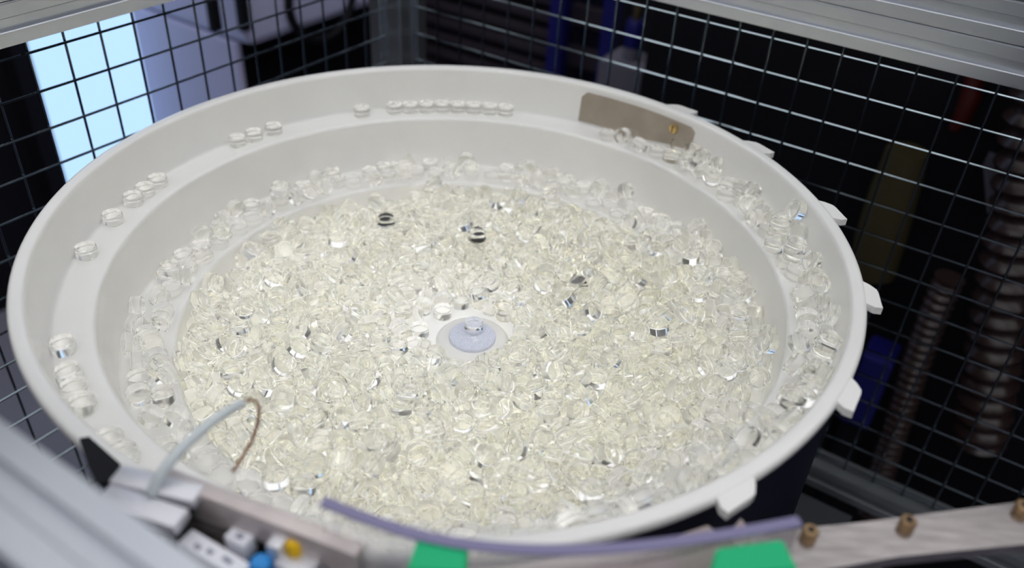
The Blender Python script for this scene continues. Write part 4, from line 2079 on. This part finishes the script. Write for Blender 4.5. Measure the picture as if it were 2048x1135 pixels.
-1433 -978 -1264 0 0 99
-759 -970 -1369 0 0 99
1848 -1167 -1369 0 0 -99
-355 -988 -1326 -98 -13 0
567 -945 -1368 0 0 99
649 -796 -1221 19 97 0
943 -882 -1326 51 85 0
1176 -976 -1318 -11 72 -67
1058 -889 -1194 -85 -25 -44
1575 -926 -1318 -8 96 -23
-141 -962 -1369 0 0 -99
1758 -909 -1257 49 -53 -68
1376 -1095 -1226 -49 1 86
1313 -1121 -1369 0 0 99
961 -1222 -1153 83 25 49
1512 -1396 -1326 19 97 0
1345 -1314 -1317 -75 18 62
1717 -1345 -1369 0 0 -99
1533 -1293 -1326 -19 -97 0
1900 -1395 -1369 0 0 99
1496 -1179 -1326 19 97 0
1829 -1364 -1264 0 0 -99
-905 -1134 -1369 0 0 99
-652 -1192 -1369 0 0 99
-279 -1075 -1136 85 36 37
-38 -1137 -1326 16 -98 0
836 -1144 -1326 -81 -57 0
1047 -1168 -1315 88 7 45
1716 -1249 -1206 -43 55 70
-1566 -762 -1369 0 0 99
-1281 -793 -1326 -2 99 0
-387 -736 -1369 0 0 99
-2209 -361 -1369 0 0 99
-2007 -387 -1369 0 0 99
-1791 -394 -1369 0 0 -99
-1338 -410 -1369 0 0 99
600 -350 -1369 0 0 -99
946 -369 -1325 -98 -10 -2
1904 -599 -1369 0 0 -99
1106 -402 -1369 0 0 99
1271 -344 -1326 96 -22 0
1604 -392 -1369 0 0 -99
1412 -387 -1316 -21 -91 -33
1815 -431 -1369 0 0 99
1776 -347 -1257 -28 37 88
1729 -325 -1162 -28 37 88
1089 -317 -1264 0 0 99
1635 -507 -1219 -98 6 -11
1683 -581 -1369 0 0 99
1496 -532 -1326 7 99 0
-496 -847 -1326 -46 -87 0
-69 -756 -1369 0 0 -99
494 -711 -1326 -87 -47 0
1074 -766 -1369 0 0 -99
908 -657 -1137 -88 12 44
1311 -885 -1326 -98 -15 0
1314 -756 -1184 40 -89 -16
1780 -744 -1369 0 0 -99
2284 -791 -1369 0 0 -99
2164 -766 -1274 60 -15 -78
-1221 -569 -1326 2 99 0
-820 -545 -1369 0 0 99
1089 -510 -1213 -71 13 -68
983 -476 -1115 65 -20 -72
1328 -545 -1315 -90 8 -40
1073 -1340 -1220 -47 35 80
1192 -1387 -1315 79 49 34
1007 -1362 -1369 0 0 -99
500 -1335 -1369 0 0 -99
552 -2131 -1369 0 0 -99
770 -2141 -1369 0 0 99
1680 -2393 -983 -82 55 -2
1922 -2110 -984 -99 3 -2
1916 -2268 -859 -63 75 12
-1184 -2020 -1325 31 94 -3
317 -2140 -1369 0 0 -99
-703 -1945 -1369 0 0 -99
-502 -1924 -1264 0 0 -99
186 -1932 -1197 19 -45 86
864 -1907 -1368 0 0 -99
845 -1924 -1264 0 0 99
809 -1943 -1116 -96 -22 0
1139 -1914 -1369 0 0 99
-475 -1925 -1369 0 0 99
-794 -2132 -1326 -60 -79 0
-998 -2122 -1369 0 0 -99
655 -2291 -1326 84 52 0
-759 -2796 -1026 -1 -2 -99
-577 -2808 -984 -88 -45 1
-317 -2880 -1026 0 2 99
98 -2924 -983 -22 96 -2
234 -2778 -1028 0 2 99
591 -2789 -984 -99 10 -1
918 -2732 -1026 1 -2 -99
739 -2797 -1026 1 -2 -99
-1364 -2559 -983 25 96 -2
-1121 -2672 -1026 1 2 99
1139 -2628 -1027 -1 2 99
1295 -2616 -923 11 -9 98
-845 -2248 -1326 37 92 0
237 -2312 -1369 0 0 99
454 -2331 -1369 0 0 -99
1329 -1919 -1369 0 0 -99
2036 -463 -1369 0 0 99
1189 -1893 -1221 25 96 0
-1461 -1765 -1369 0 0 99
1389 -1478 -1326 25 96 0
1226 -1560 -1230 40 -15 -89
1774 -1537 -1369 0 0 99
1739 -1531 -1264 0 0 -99
1738 -1564 -1159 0 0 99
-1663 -1355 -1368 0 0 99
1117 -1546 -1369 0 0 99
-996 -1403 -1326 -54 -83 0
-558 -1357 -1369 0 0 99
-539 -1343 -1264 0 0 99
-339 -1327 -1369 0 0 99
-338 -1349 -1264 0 0 99
48 -1337 -1326 85 -50 0
223 -1330 -1369 0 0 99
-779 -1280 -1326 61 78 0
927 -1602 -1326 80 -58 0
415 -1509 -1326 -76 -64 0
-108 -1426 -1164 -10 8 98
-944 -1591 -1326 82 -56 0
-765 -1695 -1369 0 0 -99
-366 -1767 -1326 88 -45 0
487 -1848 -1326 -24 -96 0
814 -1731 -1326 36 92 0
648 -1755 -1318 96 1 -23
524 -1706 -1326 96 -24 0
1015 -1732 -1369 0 0 99
1203 -1742 -1326 77 62 0
1454 -1704 -1369 0 0 -99
2299 -1840 -981 78 -61 -1
-1109 -1543 -1369 0 0 -99
-1092 -1517 -1264 0 0 -99
-438 -1595 -1221 99 8 0
-15 -1538 -1369 0 0 -99
2028 -2079 -983 99 -3 2
-644 2350 -1326 11 -98 0
2248 -324 -1326 -56 81 0
-1862 -218 -1368 0 0 -99
1063 1311 -1159 0 0 -99
1468 1340 -1368 0 0 99
1476 1377 -1221 -56 82 0
1736 1329 -1369 0 0 99
1942 1357 -1369 0 0 -99
1938 1295 -1221 65 -74 0
1216 1364 -1369 0 0 -99
-1529 1550 -1369 0 0 99
-887 1522 -1369 0 0 99
-657 1600 -1326 -68 -72 0
-437 1558 -1369 0 0 -99
-24 1535 -1326 -5 99 0
197 1526 -1369 0 0 99
164 1549 -1264 0 0 99
-1339 1545 -1369 0 0 99
433 1598 -1369 0 0 99
-776 1355 -1369 0 0 99
-1454 1363 -1369 0 0 99
-1086 1132 -1326 -93 33 0
-869 1146 -1369 0 0 99
677 1165 -1326 -94 30 0
910 1162 -1368 0 0 99
1383 1214 -1326 74 66 0
1578 1176 -1369 0 0 -99
-1232 1326 -1369 0 0 99
1581 1110 -1221 -5 99 2
1763 1133 -1369 0 0 -99
1769 1161 -1264 0 0 99
1768 1161 -1158 0 0 99
1994 1147 -1369 0 0 99
1953 1108 -1221 -15 -98 0
-1664 1369 -1369 0 0 99
1436 1089 -1186 -90 -5 41
616 1503 -1369 0 0 -99
543 1529 -1264 0 0 99
864 1535 -1326 12 -98 0
-463 1963 -1326 -93 33 0
-217 1944 -1369 0 0 -99
-77 1822 -1232 38 60 -69
257 1915 -1326 -20 97 0
444 1951 -1369 0 0 99
856 1978 -1326 -5 99 0
-683 1937 -1264 0 0 -99
1057 2002 -1326 42 90 0
-826 2095 -1369 0 0 -99
-569 2153 -1369 0 0 99
-563 2176 -1264 0 0 99
126 2138 -1369 0 0 99
331 2122 -1369 0 0 -99
526 2176 -1264 3 -10 -98
1186 1881 -1239 -65 -21 71
-672 1981 -1369 0 0 -99
1664 1769 -1264 0 0 99
1681 1736 -1368 0 0 99
1102 1520 -1369 0 0 -99
1334 1489 -1326 -22 -97 0
1546 1513 -1369 0 0 -99
1773 1541 -1326 89 44 0
1843 1408 -1210 71 62 30
-1595 1807 -1326 81 -57 0
-1443 1749 -1369 0 0 -99
-957 1764 -1369 0 0 -99
-562 1741 -1369 0 0 99
854 1822 -1326 75 -64 0
723 1672 -1369 0 0 99
1011 1859 -1326 -91 39 0
941 1697 -1315 -58 -68 43
1264 1734 -1221 11 -98 0
1457 1792 -1326 -94 -31 0
-1537 1164 -1369 0 0 99
-1764 1207 -1369 0 0 99
1822 979 -1264 0 0 -99
1901 974 -1369 0 0 99
1361 -44 -1264 31 61 -72
1717 122 -1369 0 0 -99
1959 -60 -1326 -59 79 0
1849 43 -1237 69 43 57
2108 77 -1326 87 -46 0
2097 -93 -1224 -62 76 -15
1492 15 -1369 0 0 -99
-2117 185 -1326 86 -50 0
-1676 200 -1369 0 0 99
-751 152 -1369 0 0 -99
887 329 -1269 -6 91 -40
1185 236 -1326 -93 -35 0
1262 126 -1187 -38 -60 69
1491 216 -1266 -59 -55 -57
-1950 172 -1369 0 0 -99
962 39 -1326 45 88 0
830 -12 -1326 -60 -79 0
-714 -35 -1369 0 0 -99
-1673 -203 -1369 0 0 -99
-1474 -214 -1369 0 0 -99
1015 -177 -1369 0 0 99
949 -167 -1264 0 0 -99
1221 -179 -1326 81 -57 0
1389 -217 -1326 -20 -97 0
1608 -202 -1368 0 0 99
1578 -237 -1263 0 0 -99
1977 -284 -1323 32 -53 -77
1805 -173 -1328 -39 37 83
1685 -23 -1288 12 -71 68
2148 -198 -1369 0 0 -99
2436 -322 -1326 -99 7 0
2321 -164 -1282 83 44 31
-894 25 -1369 0 0 -99
1886 197 -1326 45 88 0
-2373 -264 -1369 0 0 99
1589 280 -1157 76 -57 28
2252 183 -1221 -32 94 0
-1845 857 -1315 33 85 -38
-1384 820 -1326 83 54 0
-1099 755 -1369 0 0 99
1089 785 -1368 0 0 99
1031 803 -1264 0 0 99
1302 793 -1326 18 97 0
2796 566 -1027 2 0 -99
1973 767 -1326 18 -97 0
-991 966 -1369 0 0 -99
1181 985 -1369 0 0 -99
1519 995 -1369 0 0 99
1370 940 -1300 56 17 -80
1665 963 -1326 95 -27 0
1561 961 -1211 80 5 -57
-1481 983 -1369 0 0 99
2375 677 -1220 97 18 -4
2345 510 -1322 16 -61 76
2316 689 -1368 0 0 -99
2784 172 -1028 2 0 -99
1294 439 -1369 0 0 99
1505 416 -1326 93 33 0
1789 419 -1369 0 0 -99
1629 411 -1326 -98 -15 0
1956 328 -1368 0 0 -99
1951 499 -1224 -96 -16 -18
2204 362 -1369 0 0 -99
2210 358 -1264 0 0 -99
2233 332 -1159 0 0 99
882 476 -1326 59 -79 0
1431 592 -1368 0 0 -99
1391 593 -1264 0 0 -99
1837 603 -1369 0 0 99
1964 660 -1221 19 -96 12
2054 198 -1326 -87 46 0
-1006 -3172 -408 94 -31 0"""
rows = [tuple(int(c) for c in l.split()) for l in HEAP.split('\n') if l.strip()]
NBIG = 276
def sector(x, y):
    """which stretch of the heap a disc lies on, told by what is near"""
    if math.hypot(x - HX, y - HY) < .075: return 'close around the hub cap'
    if y > .06: return 'behind the hub towards the back wall'
    if x < -.09: return 'left of the hub below the copper tube' if y < -.05 else 'left of the hub along the track'
    if x > .13: return 'right of the hub towards the right wall'
    return 'in front of the hub near the violet-edged guard' if y < -.15 else 'just in front of the hub'
small, smalln = disc_mesh(22)
sv = [Vector(v) for v in small.v]; allv = []; allf = []; alln = []
for i, (x, y, z, a, b, c) in enumerate(rows):
    mw = axis_matrix(x * 1e-4, y * 1e-4, z * 1e-4, (a, b, c))
    r = math.hypot(x, y) * 1e-4
    if i < NBIG:
        if r > .303: disc(mw, 'clear disc crowded on the upper ledge, ' + ('close to the bronze plate' if y > 1500 else 'on the right side of the bowl' if y > -1200 else 'on the near side by the front rim'), 'clear discs heaped on the upper ledge')
        elif r > .2545: disc(mw, 'clear disc on the lower track step, ' + ('along the left side of the bowl' if x < -800 else 'below the bronze plate and back wall' if y > 900 else 'against the right wall of the bowl'), 'clear discs on the lower track')
        else: disc(mw, 'clear disc topping the heap, ' + sector(x * 1e-4, y * 1e-4), 'clear discs on top of the heap')
    else:
        r3 = mw.to_3x3(); alln += [tuple(r3 @ q) for q in smalln]; k = len(allv); allv += [tuple(mw @ v) for v in sv]; allf += [tuple(q + k for q in f) for f in small.f]
rest = link('plastic_discs', disc_data('plastic_discs', allv, allf, alln))
tag(rest, 'mass of cream-clear plastic discs filling the bowl pit', 'plastic discs', None, 'stuff')

# ------------------------------------------------------------------ sensor station and guards at the front of the bowl
def quad_block(name, px, z, h, m_top, parent, bev=.0015):
    """block whose top face is seen at four pixels at height z"""
    P = [at_z(x, y, z) for x, y in px]
    c = sum(P, Vector()) / 4
    X = ((P[1] - P[0]) + (P[2] - P[3])) / 2; Y = ((P[3] - P[0]) + (P[2] - P[1])) / 2
    lx, ly = X.length, Y.length; X.normalize(); Y = (Y - X * Y.dot(X)).normalized()
    return MB().box(c - ZUP * (h / 2), lx, ly, h, ax=(X, Y, ZUP), bev=bev).build(name, m_top, parent, True)
st = thing('sensor_station', 'blurred aluminium clamp blocks with air nozzle at the front left of the bowl', 'sensor block', at_z(290, 990, -.5))
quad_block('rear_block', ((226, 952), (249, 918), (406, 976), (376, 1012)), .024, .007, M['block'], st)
quad_block('rear_block_body', ((230, 952), (252, 921), (402, 976), (373, 1010)), .0169, .0155, M['block_shaded'], st)
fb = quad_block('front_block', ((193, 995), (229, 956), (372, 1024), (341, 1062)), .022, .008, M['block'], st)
quad_block('front_block_body', ((199, 999), (233, 962), (366, 1024), (337, 1058)), .0139, .030, M['block_shaded'], st)
for q in ((238, 1036), (322, 1092)):
    p = at_z(*q, .002)
    MB().tube([p, p + ZUP * .004, p + ZUP * .005], [.0042, .0042, .003], 12).build('bolt', M['rust'], st, True)
PL0, PL1 = at_z(345, 935, .022), at_z(730, 1083, .022)
u_ = (PL1 - PL0).normalized(); v_ = Vector((-u_.y, u_.x, 0))
pb = MB().box((PL0 + PL1) / 2 - v_ * .005 - ZUP * .0105, (PL1 - PL0).length, .010, .021, ax=(u_, v_, ZUP), bev=.0008).build('steel_strip', M['strip'], st, True)
sh = MB().box((PL0 + PL1) / 2 - v_ * .034 - ZUP * .0745, (PL1 - PL0).length * .8, .050, .004, ax=(u_, v_, ZUP)).build('shelf', M['steel'], st)
SP = at_z(330, 1020, -.02)
SP = (PL0 + PL1) / 2 - v_ * .034
MB().box((SP.x, SP.y, (ZB - .02 - .0546) / 2), .03, .03, -.0546 - (ZB - .02), rz=.5).build('stand_column', M['dark_steel'], st)

# black bracket beside the rim
tag(MB().prism([at_z(x, y, .004) for x, y in ((158, 876), (178, 872), (240, 926), (232, 962), (196, 966), (176, 930))], (0, 0, -.0036)).build('black_bracket', M['black']), 'small black bracket clipped on the rim beside the clamp blocks', 'bracket')

# air nozzle: grey hose that bends into a thin brown copper tube
hp = [(303, 988), (318, 955), (345, 915), (385, 875), (430, 838), (468, 813), (486, 806)]
cp = [(484, 807), (496, 799), (509, 799), (518, 810), (519, 830), (512, 860), (500, 888), (484, 915), (466, 944)]
hb = at_z(303, 988, .022); hd = Vector((.46, .89, 0)).normalized(); hn = Vector((-hd.y, hd.x, 0)); ho = hn.dot(hb)
def smooth(pts, k=3):
    for _ in range(k):
        q = [pts[0]]
        for a, b in zip(pts, pts[1:]): q += [a * .75 + b * .25, a * .25 + b * .75]
        pts = q + [pts[-1]]
    return pts
noz = thing('air_nozzle', 'curved grey hose with a thin brown copper end hanging over the discs', 'nozzle', hb)
H3 = smooth([at_plane(x, y, hn, ho) for x, y in hp], 2); C3 = smooth([at_plane(x, y, hn, ho) for x, y in cp], 2)
nh = len(H3)
MB().tube(H3, [.0036 - .0011 * k / nh for k in range(nh)], 14).build('hose', M['hose'], noz, True)
MB().tube(C3, .0011, 10).build('copper_tube', M['copper'], noz, True)

# labelled terminal, yellow and blue plugs beside the clamp blocks
tb = thing('terminal_box', 'white labelled terminal plate beside the clamp blocks at the lower left', 'terminal', at_z(430, 1100, -.05))
tp = quad_block('label_plate', ((345, 1090), (378, 1062), (510, 1118), (480, 1150)), .004, .014, M['white_label'], tb)
tq = quad_block('label_square', ((444, 1072), (468, 1048), (512, 1066), (488, 1092)), .004, .014, M['white_label'], tb)
for q, (dx, dy) in (((395, 1092), (9, 4)), ((420, 1102), (8, 4)), ((455, 1118), (13, 6))):
    quad_block('printed_text', ((q[0] - dx, q[1] - 1), (q[0] - dx + 8, q[1] - 8), (q[0] + dx, q[1] + dy - 3), (q[0] + dx - 8, q[1] + dy + 4)), .0044, .0006, M['ink'], tp, 0)
quad_block('printed_symbol', ((470, 1072), (477, 1064), (489, 1069), (482, 1078)), .0044, .0006, M['ink'], tq, 0)
MB().box(at_z(430, 1110, -.030), .06, .034, .0405, rz=-.35).build('terminal_body', M['steel'], tb)
sv_ = thing('sensor_unit', 'light grey sensor unit with a yellow and a blue plug at the bottom edge', 'sensor', at_z(600, 1110, -.05))
quad_block('arm', ((526, 1088), (572, 1032), (598, 1040), (560, 1098)), .014, .02, M['block'], sv_)
quad_block('body', ((540, 1128), (600, 1066), (664, 1092), (610, 1156)), .004, .03, M['block'], sv_)
p = at_z(590, 1102, .0045)
MB().tube([p, p + Vector((0, 0, .007)), p + Vector((0, 0, .009))], [.0046, .0046, .003], 14).build('yellow_plug', M['yellow'], sv_, True)
p = at_z(522, 1132, .0005)
MB().tube([p - ZUP * .02, p + ZUP * .004, p + ZUP * .006], [.006, .006, .004], 14).build('blue_plug', M['blue'], sv_, True)
quad_block('foot', ((505, 1150), (560, 1100), (660, 1130), (600, 1180)), -.0261, .0243, M['dark_steel'], sv_)

# steel mounting plate, acrylic guard with green clamps and the outfeed bar
mp_ = thing('mounting_plate', 'brownish stainless mounting plate below the front rim behind the acrylic guard', 'plate', at_z(1300, 1110, -.5))
zz = .004
MB().prism([at_z(x, y, zz) for x, y in ((1000, 1134), (1130, 1112), (1240, 1096), (1350, 1072), (1415, 1050), (1432, 1062), (1462, 1060), (1482, 1036), (1498, 1058), (1530, 1190), (780, 1240), (780, 1138))], (0, 0, -.005)).build('plate', M['plate'], mp_)
c = at_z(1330, 1115, zz)
MB().box((c.x, c.y, (zz - .005 + ZB - .02) / 2), .03, .03, zz - .005 - (ZB - .02), rz=.2).build('stand_column', M['dark_steel'], mp_)
gd = thing('acrylic_guard', 'bent clear acrylic strip with a violet edge along the front of the bowl', 'guard', at_z(1100, 1100, 0))
top = smooth([at_z(x, y, .048) for x, y in ((645, 1000), (720, 1030), (800, 1058), (880, 1078), (960, 1090), (1050, 1097), (1150, 1098), (1260, 1092), (1360, 1080), (1450, 1067), (1530, 1053), (1600, 1040))], 2)
def ribbon(pts, z0, z1, th):
    vs = []; fs = []; n = len(pts)
    for i, p in enumerate(pts):
        t = pts[min(i + 1, n - 1)] - pts[max(i - 1, 0)]; nn = Vector((-t.y, t.x, 0)).normalized() * th / 2
        for s_, z in ((1, z0), (1, z1), (-1, z1), (-1, z0)): q = p + nn * s_; vs.append((q.x, q.y, z))
    for i in range(n - 1):
        for k in range(4): fs.append((4 * i + k, 4 * i + (k + 1) % 4, 4 * i + 4 + (k + 1) % 4, 4 * i + 4 + k))
    fs += [(0, 1, 2, 3), (4 * n - 1, 4 * n - 2, 4 * n - 3, 4 * n - 4)]
    return MB().add(vs, fs)
ribbon(top, .0042, .0464, .0036).build('sheet', M['acrylic'], gd)
ribbon(top, .0465, .0480, .0062).build('polished_edge', M['acrylic_edge'], gd)
for name, px, lab in (('green_clamp', ((836, 1072), (938, 1084), (930, 1145), (812, 1140)), 'smaller bright green plastic clamp at the bottom edge, nearer the sensor unit'),
                      ('green_clamp', ((1432, 1094), (1566, 1076), (1598, 1138), (1420, 1152)), 'larger bright green plastic clamp beside the bolted steel bar')):
    P = [at_z(x, y, .046) for x, y in px]
    o = MB().prism(P, (0, 0, -.0418)).build(name, M['green'])
    bm = bmesh.new(); bm.from_mesh(o.data); bmesh.ops.bevel(bm, geom=list(bm.edges), offset=.0012, segments=2, affect='EDGES'); bm.to_mesh(o.data); bm.free()
    tag(o, lab, 'clamp', 'green plastic clamps')
bar = thing('outfeed_bar', 'flat stainless steel bar with three brown bolts at the lower right', 'steel bar', at_z(1690, 1085, -.5))
zb = -.004
MB().prism([at_z(x, y, zb) for x, y in ((1490, 1062), (1600, 1056), (1720, 1044), (2120, 992), (2180, 1075), (1800, 1112), (1640, 1140), (1560, 1150), (1500, 1120))], (0, 0, -.008)).build('bar', M['steel'], bar)
for q in ((1617, 1072), (1812, 1052), (2042, 1022)):
    p = at_z(*q, zb)
    b_ = MB().tube([p, p + ZUP * .0055, p + ZUP * .0065], [.0050, .0050, .0042], 16).build('bolt', M['rust'], bar, True)
    MB().tube([p + ZUP * .0064, p + ZUP * .0068], .0022, 6).build('hex_socket', M['black'], b_)
c = at_z(1690, 1085, zb)
MB().box((c.x, c.y, (zb - .008 + ZB - .02) / 2), .034, .034, zb - .008 - (ZB - .02), rz=.25).build('stand_column', M['dark_steel'], bar)

# ------------------------------------------------------------------ behind the far right mesh: dark machine interior with hoses
BN = 0.92
def pR(x, y, o): return at_plane(x, y, NR, o)
mc = thing('dark_interior_stand_in', 'black panels standing for the dark machine interior behind the mesh with the hoses', 'machine', NR * BN + DR * .9 + ZUP * ZF)
tb0 = pR(1292, 120, BN).dot(DR)
MB().box(NR * (BN + .3) + DR * ((tb0 + 1.75) / 2) + ZUP * -.29, 1.75 - tb0, .6, 1.42, ax=(DR, NR, ZUP)).build('darkness_stand_in', M['black'], mc)  # near-black panel added to stand for the dark behind the mesh
MB().box(NR * .70 + DR * .85 + ZUP * (ZF + .02), 1.75, .44, .04, ax=(DR, NR, ZUP)).build('tray', M['black'], mc)
MB().box(NR * .74 + DR * 1.0 + ZUP * .44, 2.05, .50, .03, ax=(DR, NR, ZUP)).build('shade_roof', M['black'], mc)  # unseen roof added to keep lamp light off the things below
def corrugated(name, pts, r, label, m):
    pts = smooth([Vector(p) for p in pts], 3)
    L = [0]
    for a, b in zip(pts, pts[1:]): L.append(L[-1] + (b - a).length)
    n = int(L[-1] / (r * .16)); out = []; rr = []
    j = 0
    for i in range(n + 1):
        s_ = L[-1] * i / n
        while j < len(L) - 2 and L[j + 1] < s_: j += 1
        t = (s_ - L[j]) / max(1e-9, L[j + 1] - L[j]); out.append(pts[j].lerp(pts[j + 1], t)); rr.append(r * (1 + .13 * math.cos(2 * math.pi * i / 5)))
    return tag(MB().tube(out, rr, 14).build(name, m, None, True), label, 'hose', 'corrugated brown hoses')
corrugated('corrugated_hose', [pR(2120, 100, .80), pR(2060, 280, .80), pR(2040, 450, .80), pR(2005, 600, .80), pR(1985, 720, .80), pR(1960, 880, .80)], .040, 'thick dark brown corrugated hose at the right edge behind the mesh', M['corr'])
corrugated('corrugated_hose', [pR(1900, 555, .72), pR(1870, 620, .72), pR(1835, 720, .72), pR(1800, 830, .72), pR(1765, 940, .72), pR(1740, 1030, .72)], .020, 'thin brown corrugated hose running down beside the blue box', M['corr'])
pa, pb_ = pR(1760, 380, .80), pR(1740, 560, .80)
tk = thing('ochre_tank', 'dim ochre rounded tank behind the mesh next to the bowl rim', 'tank', Vector((pa.x, pa.y, ZF + .04)))
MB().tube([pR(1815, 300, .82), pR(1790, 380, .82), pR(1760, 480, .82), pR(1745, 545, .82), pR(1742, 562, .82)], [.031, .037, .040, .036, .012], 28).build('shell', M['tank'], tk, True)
MB().tube([pR(1745, 545, .82), Vector((pR(1745, 545, .82).x, pR(1745, 545, .82).y, ZF + .04))], .018, 12).build('stand', M['black'], tk)
c = pR(1740, 765, .74)
bb = thing('blue_box', 'deep blue plastic box low behind the mesh beside the bowl', 'box', Vector((c.x, c.y, ZF + .04)))
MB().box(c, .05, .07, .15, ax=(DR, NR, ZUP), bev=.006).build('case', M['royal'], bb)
MB().box(Vector((c.x, c.y, (c.z - .08 + ZF + .04) / 2)), .03, .03, c.z - .08 - ZF - .04).build('stand', M['black'], bb)
c = pR(1932, 205, .84)
rl = thing('red_lever', 'dark red lever handle high behind the mesh', 'lever', c)
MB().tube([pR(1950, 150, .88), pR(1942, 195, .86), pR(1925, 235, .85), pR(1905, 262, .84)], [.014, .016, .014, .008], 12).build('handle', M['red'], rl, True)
MB().tube([pR(1950, 150, .88), pR(1950, 150, .88) + NR * .039], .008, 10).build('pivot', M['black'], rl)
P = [pR(x, y, .86) for x, y in ((1966, 330), (2003, 345), (1988, 445), (1974, 425))]
tag(MB().prism(P, NR * .059).build('pale_bracket', M['grey']), 'pale grey bracket beside the thick brown hose', 'bracket')

# behind the far mesh near the corner post: stacked ribbed bins and blue uprights
BO = 1.25
def stack(x0, x1, y0, y1):
    a, b = pR(x0, y0, BO), pR(x1, y1, BO)
    return a, b
tl, tr_ = pR(850, -10, BO).dot(DR), pR(1105, 60, BO).dot(DR)
bs = thing('ribbed_bin', 'dark purple-brown stack of ribbed bins behind the mesh by the corner post', 'bin', NR * BO + DR * ((tl + tr_) / 2) + ZUP * ZF)
MB().box(NR * (BO + .16) + DR * ((tl + tr_) / 2) + ZUP * (ZF + .6), tr_ - tl, .30, 1.2, ax=(DR, NR, ZUP)).build('bin_body', M['black'], bs)
for k in range(22):
    z = -.62 + .042 * k
    if z > .19: break
    MB().box(NR * (BO - .002) + DR * ((tl + tr_) / 2) + ZUP * z, tr_ - tl, .024, .022, ax=(DR, NR, ZUP), bev=.003).build('rib', M['rib'], bs)
def upright(px, lab, wdt):
    t = pR(px, 60, BO - .08).dot(DR)
    tag(MB().box(NR * (BO - .08) + DR * t + ZUP * (ZF + .62), wdt, .04, 1.24, ax=(DR, NR, ZUP), bev=.003).build('blue_upright', M['royal']), lab, 'upright', 'blue steel uprights')
upright(1118, 'royal blue steel upright right beside the ribbed bins', .036)
upright(1222, 'royal blue steel upright next to the small bottle', .032)
t0, t1 = pR(1140, 60, BO).dot(DR), pR(1212, 60, BO).dot(DR)
bx = thing('dark_cabinet', 'dark blue cabinet between the two blue uprights', 'cabinet', NR * BO + DR * ((t0 + t1) / 2) + ZUP * ZF)
MB().box(NR * (BO + .14) + DR * ((t0 + t1) / 2) + ZUP * (ZF + .6), t1 - t0, .26, 1.2, ax=(DR, NR, ZUP)).build('cabinet_body', M['navy'], bx)
for k in range(5):
    z = -.36 + .1 * k
    MB().box(NR * BO + DR * ((t0 + t1) / 2) + ZUP * z, (t1 - t0) * .9, .02, .05, ax=(DR, NR, ZUP), bev=.003).build('drawer_front', M['royal'] if k > 1 else M['rib'], bx)
c = pR(1262, 118, BO - .15)
sh_ = thing('bottle_stand', 'low pale stand carrying the small bottle behind the mesh', 'stand', Vector((c.x, c.y, ZF)))
MB().box(Vector((c.x, c.y, (c.z + ZF) / 2)), .10, .10, c.z - ZF, ax=(DR, NR, ZUP)).build('pedestal', M['grey'], sh_)
bt = thing('spray_bottle', 'small bottle with a blue label and beige cap behind the mesh', 'bottle', c)
MB().lathe([(0, .0002), (.018, .0002), (.019, .004), (.019, .03), (.017, .05), (0, .05)], 20, c).build('body', M['grey'], bt, True)
MB().lathe([(.0192, .028), (.0196, .03), (.0196, .075), (.015, .085), (0, .085)], 20, c).build('label', M['royal'], bt, True)
MB().lathe([(.008, .085), (.008, .11), (.004, .118), (0, .118)], 14, c).build('cap', M['tank'], bt, True)

# ------------------------------------------------------------------ behind the left mesh: window and lilac machine
def pL(x, y, o): return at_plane(x, y, NL, o)
WO = 1.56
wl, wr = pL(47, 100, WO).dot(DL), pL(330, 60, WO).dot(DL)
win = bpy.data.objects.new('window_1', None); COL.objects.link(win); struct(win); win.location = NL * WO + DL * ((wl + wr) / 2)
MB().box(NL * (WO + .01) + DL * ((wl + wr) / 2) + ZUP * .2, wr - wl, .02, 2.3, ax=(DL, NL, ZUP)).build('window_pane', M['daylight'], win)
for t in (wl - .02, wr + .02):
    MB().box(NL * WO + DL * t + ZUP * .2, .04, .05, 2.36, ax=(DL, NL, ZUP)).build('window_frame', M['black'], win)
struct(MB().box(NL * (WO + .06) + DL * .4 + ZUP * .35, 6.5, .06, 2.7, ax=(DL, NL, ZUP)).build('wall_window', M['black']))
MO = 1.05
m0, m1 = pL(268, 60, MO + .42).dot(DL), pL(800, 30, MO).dot(DL)
lm = thing('lilac_machine', 'blurred lilac machine with dark slots behind the mesh', 'machine', NL * MO + DL * ((m0 + m1) / 2) + ZUP * ZF)
ze = pL(560, 78, MO).z
mid = (m0 + m1) / 2; wd = m1 - m0
MB().box(NL * (MO + .21) + DL * mid + ZUP * (ze + .30), wd, .42, .60, ax=(DL, NL, ZUP), bev=.02).build('upper_body', M['lilac'], lm)
e_ = pL(520, 130, MO).dot(DL)
MB().box(NL * (MO + .27) + DL * ((e_ + m1) / 2) + ZUP * ((ze + ZF) / 2), m1 - e_, .30, ze - ZF - .001, ax=(DL, NL, ZUP)).build('dark_void_stand_in', M['black'], lm)  # solid black box stands in for the dark void below the upper body
MB().box(NL * (MO + .235) + DL * ((m0 + e_) / 2) + ZUP * ((ze + ZF) / 2), e_ - m0 - .002, .37, ze - ZF - .002, ax=(DL, NL, ZUP), bev=.006).build('lower_panel', M['lilac'], lm)
for x in (424, 482):
    t = pL(x, 20, MO).dot(DL); z = pL(x, 62, MO).z
    MB().box(NL * (MO - .004) + DL * t + ZUP * (z + .2), .022, .02, .4, ax=(DL, NL, ZUP), bev=.004).build('slot', M['black'], lm)
c = pL(640, -10, MO)
MB().tube([c - NL * .006 + (DL * math.cos(k * math.pi / 18) + ZUP * math.sin(k * math.pi / 18)) * .10 for k in range(37)], .010, 8).build('round_cover_ring', M['black'], lm, True)
